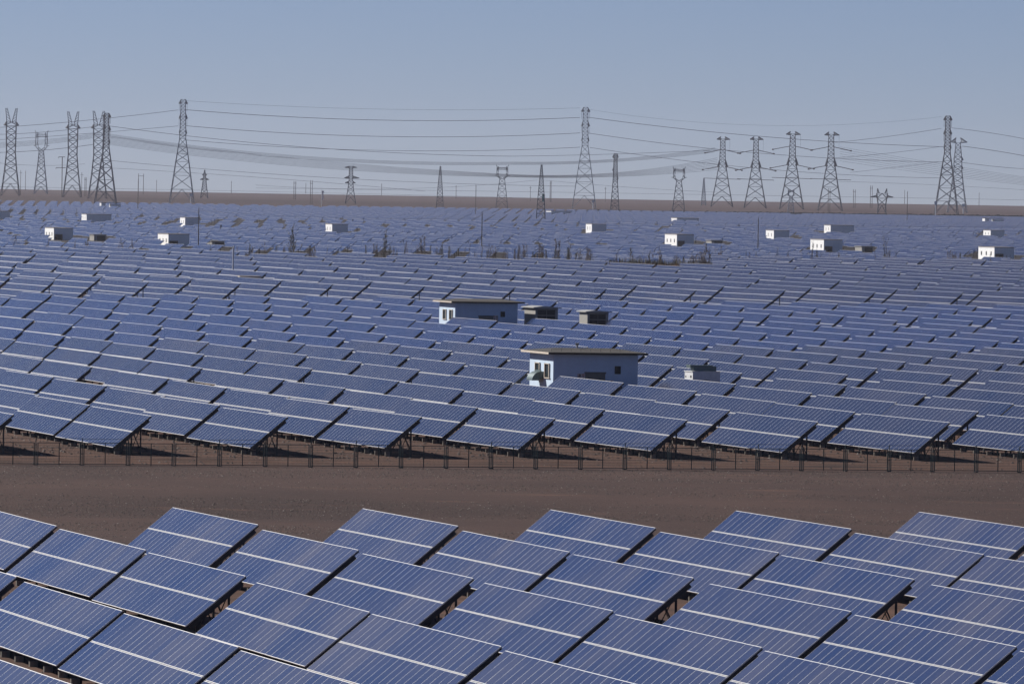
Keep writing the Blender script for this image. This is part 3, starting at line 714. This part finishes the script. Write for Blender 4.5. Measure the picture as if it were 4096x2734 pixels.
def arm(m,z,x0,x1,w,h,r,tip=.15):
    """tapered truss arm from x0 (body) to x1 (tip)"""
    n=4
    for yy in (-w,w):
        r_=r*1.7; m.bar((x0,yy,z),(x1,0,z+h*tip),r_); m.bar((x0,yy,z+h),(x1,0,z+h*tip),r_)
        for i in range(n):
            f=i/n;g=(i+1)/n
            p=lambda f_,top:(x0+(x1-x0)*f_,yy*(1-f_),z+(h if top else 0)+(h*tip-(h if top else 0))*f_)
            m.bar(p(f,0),p(g,1),r*1.2); m.bar(p(f,1),p(g,0),r*1.2)
    m.bar((x0,-w,z),(x0,w,z),r)
def tower(u,v0,v1,kind,label,bright=False,rz=0.,group='lattice power towers on the horizon',Y=None,rs=1.):
    Y=Y or groundY(u,v1); x,y,z=atdist(u,v1,Y); k=Y/FPX; Ht=(v1-v0)*k
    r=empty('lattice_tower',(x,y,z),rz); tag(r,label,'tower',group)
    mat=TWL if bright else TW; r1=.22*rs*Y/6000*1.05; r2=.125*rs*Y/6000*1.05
    def body(prof): m=MB(); lattice(m,[(a*Ht,b*Ht) for a,b in prof],r1,r2); obj('lattice_body',m.mesh('lattice_body',[mat]),r)
    def arms(lst):
        for (zf,lx,w0,hf) in lst:
            m=MB(); arm(m,zf*Ht,math.copysign(w0*Ht,lx),lx*Ht,w0*Ht,hf*Ht,r2*1.2); obj('cross_arm',m.mesh('cross_arm',[mat]),r)
    if kind=='tall':
        body([(0,.118),(.40,.063),(.62,.030),(.80,.025),(1,.022)])
        arms([(.955,-.042,.022,.04),(.955,.042,.022,.04),(.81,-.04,.025,.05),(.81,.042,.025,.05),(.665,-.036,.028,.05),(.665,.038,.028,.05)])
        for s in (-1,1):
            m=MB()
            for zf in (.955,.81): m.bar((s*.038*Ht,0,zf*Ht),(s*.038*Ht,0,(zf-.07)*Ht),r2*.8)
            obj('insulator_string',m.mesh('insulator_string',[mat]),r)
    elif kind=='strain':
        body([(0,.155),(.30,.098),(.52,.062),(.62,.042),(.97,.030)])
        arms([(.955,-.085,.03,.045),(.955,.10,.03,.045),(.56,-.07,.045,.10),(.56,.075,.045,.10)])
        for zf,L_,dr in ((.81,.27,.045),(.575,.30,.05)):
            for s in (-1,1):
                for yy in (-1.2,1.2):
                    m=MB(); P0=(s*.035*Ht,yy,zf*Ht); pm=(s*L_*.5*Ht,yy,(zf-dr*.45)*Ht); pe=(s*L_*.93*Ht,yy,(zf-dr)*Ht)
                    m.bar(P0,pm,.28); m.bar(pm,pe,.28)
                    m.cyl(pe[0],pe[1],pe[2]-.6,pe[2]+.6,.9,6); obj('insulator_string',m.mesh('insulator_string',[plain('insulator_brown',(.07,.04,.04),.6)]) if not INS else INS[0],r) if False else obj('insulator_string',m.mesh('insulator_string',[INSM]),r)
        m=MB(); m.bar((-.26*Ht,0,.405*Ht),(.26*Ht,0,.395*Ht),.22); obj('jumper_bar',m.mesh('jumper_bar',[INSM]),r)
        m=MB(); m.bar((.10*Ht,0,.96*Ht),(.10*Ht,0,.80*Ht),.07); obj('drop_wire',m.mesh('drop_wire',[mat]),r)
    elif kind=='ears':
        body([(0,.105),(.28,.070),(.50,.050),(.66,.054),(.80,.056)])
        m=MB(); lattice(m,[(.80*Ht,.075*Ht),(.84*Ht,.06*Ht)],r1,r2)
        for s in (-1,1): arm(m,.80*Ht,s*.05*Ht,s*.085*Ht,.03*Ht,.05*Ht,r2)
        obj('cross_arm',m.mesh('cross_arm',[mat]),r)
        for s in (-1,1):
            m=MB(); n=5
            for i in range(n):
                f,g=i/n,(i+1)/n
                def P_(f,e,q): w=.022*(1-f)+.009*f; return (s*(.030+.028*f+e*w)*Ht,q*w*Ht,(.84+.16*f)*Ht)
                for e in (-1,1):
                    for q in (-1,1): m.bar(P_(f,e,q),P_(g,e,q),r1*.8)
                    m.bar(P_(f,e,-1),P_(g,e,1),r2); m.bar(P_(f,-1,e),P_(g,1,e),r2)
            obj('horn',m.mesh('horn',[mat]),r)
    elif kind=='cup':
        body([(0,.14),(.45,.085),(.68,.055)] if u>200 else [(0,.105),(.45,.055),(.68,.035)])
        m=MB()
        for s in (-1,1):
            q_=.62 if u<200 else .85
            pts=[(s*.05*q_,.68),(s*.14*q_,.74),(s*.15*q_,.82),(s*.145*q_,.97)]
            for (a,b_),(c_,d_) in zip(pts,pts[1:]):
                for yy in (-.02,.02):
                    m.bar((a*Ht,yy*Ht,b_*Ht),(c_*Ht,yy*Ht,d_*Ht),r1); m.bar(((a-s*.035)*Ht,yy*Ht,(b_+.01)*Ht),((c_-s*.03)*Ht,yy*Ht,d_*Ht),r1)
                m.bar((a*Ht,-.02*Ht,b_*Ht),((c_-s*.03)*Ht,.02*Ht,d_*Ht),r2)
            m.bar((s*.14*q_*Ht,0,.76*Ht),(s*.20*q_*Ht,0,.76*Ht),r1)
            m.bar((s*.145*q_*Ht,0,.97*Ht),(s*.17*q_*Ht,0,1.*Ht),r1)
        obj('cup_frame',m.mesh('cup_frame',[mat]),r)
        m=MB()
        for zf in (.90,.94): m.bar((-.15*q_*Ht,0,zf*Ht),(.15*q_*Ht,0,zf*Ht),r1)
        for i in range(8): m.bar(((-.15+.0375*i)*q_*Ht,0,.90*Ht),((-.15+.0375*(i+1))*q_*Ht,0,.94*Ht),r2)
        obj('cross_beam',m.mesh('cross_beam',[mat]),r)
    elif kind=='branch':
        body([(0,.14),(.35,.08),(.62,.05),(1,.045)])
        arms([(.96,-.16,.045,.04),(.96,.15,.045,.04),(.68,-.17,.05,.06),(.68,.22,.05,.06),(.55,-.15,.05,.05),(.55,.12,.05,.05)])
    elif kind=='thin':
        body([(0,.085),(.45,.055),(.8,.028),(1,.010)])
    elif kind=='stack':
        body([(0,.075),(.5,.040),(.9,.028),(1,.028)])
        arms([(.93,-.05,.028,.05),(.70,-.05,.03,.05),(.55,.05,.035,.05),(.93,.045,.028,.05)])
    elif kind=='point':
        body([(0,.13),(.3,.09),(.65,.05),(.98,.012)])
        arms([(.64,-.15,.05,.05),(.64,.15,.05,.05),(.80,-.08,.03,.04),(.80,.08,.03,.04)])
    elif kind=='squat':
        body([(0,.17),(.32,.15),(.60,.19)])
        m=MB(); lattice(m,[(.60*Ht,.20*Ht),(.80*Ht,.22*Ht)],r1,r2); 
        for s in (-1,1): arm(m,.64*Ht,s*.2*Ht,s*.46*Ht,.06*Ht,.08*Ht,r2)
        obj('cross_arm',m.mesh('cross_arm',[mat]),r)
        for s in (-1,1): m=MB(); m.bar((s*.12*Ht,0,.8*Ht),(s*.19*Ht,0,Ht),r1*1.4); m.bar((s*.20*Ht,0,.8*Ht),(s*.19*Ht,0,Ht),r1); obj('horn',m.mesh('horn',[mat]),r)
    elif kind=='fan':
        body([(0,.13),(.3,.085),(.55,.055),(.68,.052),(.93,.030)])
        arms([(.93,-.10,.03,.07),(.93,.12,.03,.07),(.70,-.06,.05,.04),(.70,.07,.05,.04),(.58,-.06,.05,.05),(.58,.07,.05,.05)])
    return r
INS=[];INSM=plain('insulator_brown',(.07,.045,.05),.6)
tower(41,433,783,'ears','leftmost two-horned lattice tower')
tower(288,446,789,'ears','two-horned lattice tower second from the left')
tower(390,444,794,'ears','two-horned lattice tower half hidden behind a denser one')
tower(422,453,815,'tall','dense dark lattice tower overlapping a horned one at the left',rs=1.35)
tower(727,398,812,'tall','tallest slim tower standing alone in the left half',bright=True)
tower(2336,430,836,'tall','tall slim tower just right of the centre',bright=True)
tower(3785,464,857,'tall','tall dark tower near the right edge',rs=1.2)
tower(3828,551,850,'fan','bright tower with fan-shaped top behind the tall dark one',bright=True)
tower(2887,547,827,'strain','first of four broad towers with sagging brown insulators, leftmost')
tower(3020,547,832,'strain','broad insulator tower second from left among the four')
tower(3166,526,837,'strain','broad insulator tower third from left, dark small one at its foot')
tower(3320,528,843,'strain','broad insulator tower rightmost of the four')
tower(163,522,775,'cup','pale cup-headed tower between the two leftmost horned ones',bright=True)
tower(2007,660,834,'cup','small cup-headed tower left of the tall central one')
tower(2714,667,845,'cup','small cup-headed tower left of the four broad ones')
tower(1402,665,815,'branch','small dark tower with stubby branches left of centre')
tower(1759,665,833,'thin','thin pointed lattice mast near the centre')
tower(2459,615,842,'stack','dark narrow tower right of the tall central one',rs=1.25)
tower(2814,712,822,'thin','tiny pointed tower just left of the four broad ones',bright=True)
tower(817,678,792,'point','small pointed tower right of the tallest left one')
tower(3163,757,851,'cup','small bright cup tower at the foot of the third broad tower',bright=True)
tower(3527,754,852,'squat','small dark squat horned tower right of the four broad ones',rs=1.3)
r=tower(2163,660,875,'thin','lattice mast with turquoise box rising from the far tables',rs=1.2,Y=4500)
TQ=plain('turquoise_box',(.10,.42,.38),.5); k=4500/FPX
m=MB(); m.box(4*k,12*k,-.6,.6,68*k,100*k,0); obj('signal_box',m.mesh('signal_box',[TQ]),r); m=MB(); m.cyl(13*k,0,0,98*k,.3,6); obj('white_pole',m.mesh('white_pole',[CABW]),r)
# white cable boxes / markers on tower feet
for u,v,hh,lb in ((3853,815,40,'white cable riser on the foot of the fan-topped tower'),(3742,805,55,'white ladder-like pole left of the tall dark right tower'),(763,775,36,'white cable riser on the foot of the tallest left tower'),(2372,800,36,'white cable riser on the foot of the tall central tower')):
    Y=5600; x,y,z=atdist(u,v+hh,Y); k=Y/FPX; m=MB(); m.cyl(0,0,0,hh*k,.35,6); m.box(-1.,1.,-.4,.4,hh*k*.75,hh*k); o=obj('cable_riser',m.mesh('cable_riser',[CABW]),None,(x,y,z)); tag(o,lb,'riser')
# ------------------------------------------------------------------ power lines
WIRE=plain('conductor',(.05,.05,.065),.6)
def wire(pts,Ya,Yb,r,label,grp,n=26):
    us=[p[0] for p in pts]
    def vat(u):
        # quadratic through three points
        (x0,y0),(x1,y1),(x2,y2)=pts
        return y0*(u-x1)*(u-x2)/((x0-x1)*(x0-x2))+y1*(u-x0)*(u-x2)/((x1-x0)*(x1-x2))+y2*(u-x0)*(u-x1)/((x2-x0)*(x2-x1))
    P=[]
    for i in range(n+1):
        f=i/n; u=us[0]+(us[2]-us[0])*f; P.append(atdist(u,vat(u),Ya+(Yb-Ya)*f))
    base=P[0]; m=MB()
    for a,b in zip(P,P[1:]): m.bar([a[i]-base[i] for i in range(3)],[b[i]-base[i] for i in range(3)],r)
    o=obj('power_line',m.mesh('power_line',[WIRE]),None,base); tag(o,label,'power line',grp)
LW=[((741,403),(1600,438),(2320,432),.045,'thin top wire between the two tallest slim towers'),
((741,439),(1600,482),(2320,470),.11,'upper conductor between the two tallest slim towers'),
((741,503),(1600,547),(2320,532),.10,'middle conductor between the two tallest slim towers'),
((741,560),(1600,603),(2320,589),.09,'lower conductor between the two tallest slim towers'),
((-20,511),(300,486),(712,440),.09,'upper conductor running left from the tallest left tower'),
((-20,560),(300,538),(712,504),.08,'middle conductor running left from the tallest left tower'),
((430,503),(900,560),(2048,625),.09,'long dark conductor sagging from the dense left tower'),
((2048,625),(2500,615),(2880,600),.08,'dark conductor rising to the broad towers under the central top wires'),
((-20,538),(180,528),(372,507),.09,'dark conductor through the two leftmost horned towers'),
((-20,610),(180,600),(372,578),.10,'lowest dark conductor through the horned towers'),
((440,642),(1000,690),(2300,745),.07,'lower conductor right of the dense left tower'),
((440,672),(900,700),(1700,765),.06,'faint low conductor left of centre'),
((2350,469),(3000,542),(3775,587),.10,'upper conductor falling right from the tall central tower'),
((2350,532),(2800,590),(3775,648),.09,'middle conductor falling right from the tall central tower'),
((2360,590),(2800,650),(3775,712),.08,'lower conductor falling right from the tall central tower'),
((3340,570),(3560,545),(3765,514),.08,'conductor rising from the fourth broad tower to the tall right one'),
((3340,632),(3560,612),(3765,586),.07,'second conductor rising to the tall right tower'),
((3400,690),(3560,672),(3765,647),.06,'third conductor rising to the tall right tower'),
((3800,511),(3950,530),(4110,558),.08,'upper conductor leaving the tall right tower'),
((3850,585),(3960,600),(4110,626),.10,'middle conductor leaving the fan-topped tower'),
((3850,650),(3960,664),(4110,676),.08,'lower conductor leaving the fan-topped tower'),
((2350,437),(3000,500),(3765,467),.035,'faint top wire across the right half'),
((-20,747),(1000,765),(2050,790),.05,'faint wire skimming the left horizon'),
((-20,650),(200,662),(340,655),.06,'faint wire between the horned towers at the left'),
((1024,740),(1600,755),(2150,720),.05,'faint wire to the turquoise-boxed mast'),
((2170,720),(2500,748),(2900,770),.05,'faint wire falling right from the turquoise-boxed mast'),
((1024,752),(2300,770),(4110,800),.05,'faint wire just above the right horizon'),
((3340,725),(3700,738),(4110,760),.05,'faint wire low at the right')]
for a,b_,c_,r_,lb in LW: wire((a,b_,c_),6300,6500,r_*1.7,lb,'single conductors across the sky')
for k in range(8):
    d=(k-3.5)*4.2
    wire(((440,562+d*1.1),(1250,655+d),(2048,703+d*.35)),6400,6700,.10,'one of the bundled conductors sagging across the left half','bundled conductors left half')
    wire(((2048,703+d*.35),(2440,700+d*.5),(2870,655+d*1.6)),6700,6800,.10,'one of the bundled conductors rising to the broad towers','bundled conductors right half')
    if k<5: wire(((-20,588+d*1.2),(200,572+d),(400,545+d)),6500,6500,.10,'one of the bundled conductors passing the horned towers','bundled conductors far left')
    if k<5: wire(((440,548+d*.8),(1300,641+d*.7),(2048,657+d*.6)),6500,6600,.09,'one of the upper bundled conductors sagging over the left half','upper bundled conductors left')
    if k<5: wire(((2048,657+d*.6),(2440,647+d*.6),(2860,606+d)),6600,6700,.10,'one of the upper bundled conductors rising to the broad towers','upper bundled conductors right')
    if k<7: wire(((3360,620+d*2.2),(3750,680+d*1.8),(4110,728+d*1.2)),6600,6600,.08,'one of the bundled conductors fanning right of the broad towers','bundled conductors far right')
# wires inside the far field
for a,b_,c_,lb in (((-20,842),(260,848),(560,856),'thin wire over the last far tables at the left'),((551,856),(660,856),(795,846),'thin wire from the black concrete pole'),((797,842),(1300,870),(1902,871),'thin wire across the far tables left of centre'),((2050,883),(3300,905),(4110,905),'thin wire across the far tables at the right')):
    wire((a,b_,c_),4300,4400,.045,lb,'thin wires over the far tables')
# ------------------------------------------------------------------ vegetation
def leafmat(name,c1,c2):
    m,nt,b=newmat(name); g=N(nt,'ShaderNodeNewGeometry')
    nt.links.new(ramp(nt,g.outputs['Random Per Island'],[(0,c1),(1,c2)]),b.inputs['Base Color']); b.inputs['Roughness'].default_value=.8; b.inputs['Specular IOR Level'].default_value=.2; return m
LEAFD=leafmat('leaf_dry',(.12,.095,.07),(.30,.22,.16)); LEAFG=leafmat('leaf_green',(.07,.08,.045),(.19,.17,.10)); BARK=plain('bark',(.20,.16,.13),.95)
def sapling_meshes(seed,leaf,dens=1.,wd=.16):
    rs=random.Random(seed); t_=MB(); c=MB()
    stems=rs.choice((1,2,3,3))
    for s in range(stems):
        bx=rs.uniform(-.10,.10)*(stems>1); by=rs.uniform(-.1,.1); hh=rs.uniform(.45,1.) if s else 1.; lx=rs.uniform(-.09,.09); bend=rs.uniform(-.06,.06)
        ax=lambda z:(bx+lx*z+bend*math.sin(z*4),by*(1-z),z*hh)
        K=6
        for k in range(K): t_.bar(ax(k/K),ax((k+1)/K),.006*(1-k/K)+.0015,0,.006*(1-(k+1)/K)+.0015)
        nb=int(20*hh*dens)+5
        for i in range(nb):
            z=rs.uniform(.05,.93); o=ax(z); a=rs.uniform(0,6.28); L=wd*rs.uniform(.3,1.3)*(1.1-z*.7)
            e=(o[0]+math.cos(a)*L*.5,o[1]+math.sin(a)*L*.5,o[2]+L*rs.uniform(.7,1.3)); t_.bar(o,e,.0018,0,.0008)
            if rs.random()<.22: continue
            for q in range(int(rs.uniform(2,8)*dens)):
                f=rs.uniform(.1,1.2); px=o[0]+(e[0]-o[0])*f+rs.gauss(0,.012);py=o[1]+(e[1]-o[1])*f+rs.gauss(0,.012);pz=o[2]+(e[2]-o[2])*f+rs.gauss(0,.016)
                s_=rs.uniform(.006,.017); v1=Vector((rs.gauss(0,1),rs.gauss(0,1),rs.gauss(0,1))).normalized()*s_; v2=Vector((rs.gauss(0,1),rs.gauss(0,1),rs.gauss(0,1))).normalized()*s_; p=Vector((px,py,pz))
                c.quad(p-v1,p+v2,p+v1,p-v2)
    return t_.mesh('trunk',[BARK]),c.mesh('crown',[leaf])
SAP=[sapling_meshes(20+i,LEAFD if i%3 else LEAFG,.7+.25*(i%3),.16+.06*(i%4)) for i in range(10)]
DEN=[sapling_meshes(60+i,LEAFG if i<3 else LEAFD,1.9,.17) for i in range(6)]
def sap(u,vtop,vbot,den,label,group):
    T=tline(u)-random.uniform(0,30)+(8 if u<2000 or u>2850 else 20)
    lo,hi=-900,1500
    for _ in range(50):
        mm=(lo+hi)/2; x,y=world(T,mm)
        if pj(x,y,2)[0]<u: lo=mm
        else: hi=mm
    x,y=world(T,lo); h=pj(x,y,0)[1]-vtop; h=h*y/FPX
    tm,cm=random.choice(DEN if den else SAP)
    r=empty('young_poplar',(x,y,0),random.uniform(0,6.28),h); tag(r,label,'tree',group)
    obj('trunk',tm,r); obj('crown',cm,r)
NAMED=[(1171,890,998,1,'tallest dark poplar standing alone left of centre'),(1542,918,1006,1,'tall twisted poplar in a clump left of the centre pole'),(1689,943,1003,1,'dense upright poplar left of the centre pole'),(1058,950,1000,0,'thin poplar left of the tallest dark one'),(2230,953,1031,1,'tall dense poplar right of the centre pole'),(2528,988,1046,1,'dense dark poplar in the grassy gap'),(2597,1000,1050,1,'rounded dark poplar in the grassy gap'),(2637,965,1050,0,'tall thin poplar in the grassy gap'),(2877,978,1018,1,'leaning leafy poplar behind the big right block'),(3545,940,1026,0,'wide spindly poplar right of the right-hand kiosk'),(186,946,984,0,'brown poplar at the foot of the farthest-left big white block'),(60,938,975,0,'spindly poplar near the left edge'),(3350,1000,1026,0,'rust-tinged sapling below the right-hand big block'),(3250,967,1028,0,'thin dark sapling crossing the right-hand big block')]
for a in NAMED: sap(*a[:4],a[4],'poplars along the back of the middle field')
for i in range(190):
    u=random.uniform(-10,4100) if i%2 else random.uniform(1500,2850)
    vb_=(971+.0245*u) if u<2430 else ((1044+(u-2430)*.03) if u<2790 else 1016+(u-2790)*.013)
    hh=random.choice((12,16,20,26,34,44)) if 1500<u<2850 else random.choice((10,12,16,20,28))
    sap(u,vb_-hh-random.uniform(0,6),vb_+random.uniform(-4,6),random.random()<.3,'thin dry sapling in the sparse line behind the middle field','thin saplings behind the middle field')
# dry grass in the gap
def px2p(u,T,z):
    lo,hi=-900,1500
    for _ in range(50):
        mm=(lo+hi)/2; x,y=world(T,mm)
        if pj(x,y,z)[0]<u: lo=mm
        else: hi=mm
    return lo
def bermz(T): return 3.1*math.exp(-((T-1560.)/14.)**2)
pa,pb_=px2p(2425,1560,2.8),px2p(2860,1560,2.8)
V=[];F_=[];nu=60;nv=14
for j_ in range(nv+1):
    for i_ in range(nu+1):
        T=1525+70*j_/nv; p_=pa+(pb_-pa)*i_/nu; e=min(1,i_/4,(nu-i_)/4); x,y=world(T,p_); V.append((x,y,bermz(T)*e-.05+random.uniform(0,.12)*e))
for j_ in range(nv):
    for i_ in range(nu): a=j_*(nu+1)+i_; F_.append((a,a+1,a+nu+2,a+nu+1))
me=bpy.data.meshes.new('earth_bank'); me.from_pydata(V,[],F_); me.materials.append(plain('bank_soil',(.10,.062,.045),.95)); tag(obj('earth_bank',me),kind='structure')
def grass(name,T0,T1,n,hmin,hmax,mat,seed,wd,ua=2435,ub=2850,zf=bermz):
    rs=np.random.RandomState(seed); m=MB()
    for _ in range(n):
        u=ua+(ub-ua)*rs.rand(); T=T0+(T1-T0)*rs.rand(); p_=px2p(u,T,2.8); x,y=world(T,p_); z=zf(T)-.1; h=rs.uniform(hmin,hmax)
        a=rs.rand()*3.14; dx,dy=math.cos(a)*wd,math.sin(a)*wd; lx,ly=rs.normal(0,.2*h),rs.normal(0,.2*h)
        m.tri((x-dx,y-dy,z),(x+dx,y+dy,z),(x+lx,y+ly,z+h))
    return obj(name,m.mesh(name,[mat]))
tag(grass('dry_grass',1548,1562,3600,.4,1.3,leafmat('straw',(.13,.075,.035),(.28,.15,.07)),4,.10),'orange dry grass on the bank behind the middle field','dry grass',None,'stuff')
tag(grass('green_scrub',1560,1574,1500,.9,2.4,LEAFG,6,.14),'olive scrub growing thickly under the sapling line on the bank','scrub',None,'stuff')
# shrub belt at the far right edge of the fields
m=MB(); rs=np.random.RandomState(3)
for _ in range(5200):
    f=rs.rand()**.75; u=2300+1850*f; Y=5950+rs.uniform(0,260); x,y,z=atdist(u,800,Y); z=ground(x,y); h=rs.uniform(.8,2.2)*(.45+1.*f); s=rs.uniform(.8,2.2)
    m.quad((x-s,y,z),(x+s,y+.3,z),(x+s*.8,y,z+h),(x-s*.7,y,z+h*rs.uniform(.6,1.)))
tag(obj('shrub_belt',m.mesh('shrub_belt',[leafmat('belt_green',(.020,.030,.024),(.035,.05,.038))])),'dark green shrub belt where the right-hand fields end','shrubs',None,'stuff')
# blue mesh fence behind the gap
BLUEF=plain('blue_fence_paint',(.02,.06,.20),.5)
a=back(2040,1038,0); b_=back(2840,1060,0); L_=float(np.hypot(*(b_-a))); ang=math.atan2(b_[1]-a[1],b_[0]-a[0])
bf=empty('blue_mesh_fence',(float(a[0]),float(a[1]),0),ang); tag(bf,'thin dark blue mesh fence behind the poplars in the grassy gap','fence')
n=int(L_/3.2)
m=MB(); m.bar((0,0,0),(0,0,2.0),.07); pm=m.mesh('blue_post',[BLUEF])
m=MB(); 
for z in (.3,.9,1.85): m.bar((0,0,z),(3.2,0,z),.035)
k=.2
while k<3.2: m.bar((k,0,.2),(k,0,1.85),.012); k+=.25
gm=m.mesh('blue_panel',[BLUEF])
for i in range(min(n,60)): obj('fence_post',pm,bf,(i*3.2,0,0)); obj('fence_panel',gm,bf,(i*3.2,0,0))
# ------------------------------------------------------------------ haze
m=MB(); m.box(-9000,9000,-200,9500,-3.,110.)
mh=bpy.data.materials.new('haze'); mh.use_nodes=True; nt=mh.node_tree; nt.nodes.clear()
o_=nt.nodes.new('ShaderNodeOutputMaterial'); v=nt.nodes.new('ShaderNodeVolumePrincipled'); v.inputs['Color'].default_value=(.85,.86,1,1); v.inputs['Density'].default_value=2.1e-5; v.inputs['Anisotropy'].default_value=.2
nt.links.new(v.outputs[0],o_.inputs['Volume'])
hz=obj('haze',m.mesh('haze',[mh])); tag(hz,'thin blue haze over the plain','haze',None,'stuff')
# ------------------------------------------------------------------ light
SAZ=math.atan2(-.80,.60); SEL=math.radians(31)   # compass angle from +Y
sc=bpy.context.scene
wd_=bpy.data.worlds.new('World'); sc.world=wd_; wd_.use_nodes=True; nt=wd_.node_tree; nt.nodes.clear()
sky=nt.nodes.new('ShaderNodeTexSky'); sky.sky_type='NISHITA'; sky.sun_disc=False; sky.sun_elevation=SEL; sky.sun_rotation=SAZ
sky.altitude=1200; sky.air_density=.6; sky.dust_density=.15; sky.ozone_density=6.
bg=nt.nodes.new('ShaderNodeBackground'); bg.inputs['Strength'].default_value=.05; ow=nt.nodes.new('ShaderNodeOutputWorld')
tint=mixc(nt,1.,sky.outputs[0],(1.10,.925,.975),'MULTIPLY'); nt.links.new(tint,bg.inputs[0]); nt.links.new(bg.outputs[0],ow.inputs[0])
sl=bpy.data.lights.new('sun','SUN'); sl.energy=5.0; sl.angle=math.radians(.53); sl.color=(1,.95,.88); so=bpy.data.objects.new('sun',sl); C.objects.link(so)
sd=Vector((math.cos(SEL)*-.80,math.cos(SEL)*.60,math.sin(SEL))); so.rotation_euler=sd.to_track_quat('Z','Y').to_euler()
sc.view_settings.view_transform='Standard'; sc.view_settings.look='None'; sc.view_settings.exposure=.27; sc.view_settings.gamma=1
sc.cycles.use_denoising=True; sc.cycles.max_bounces=5; sc.cycles.diffuse_bounces=1; sc.cycles.volume_bounces=0
print('tables',sum(1 for o in bpy.data.objects if o.name.startswith('solar_table')),'tall',n4,'objs',len(bpy.data.objects))
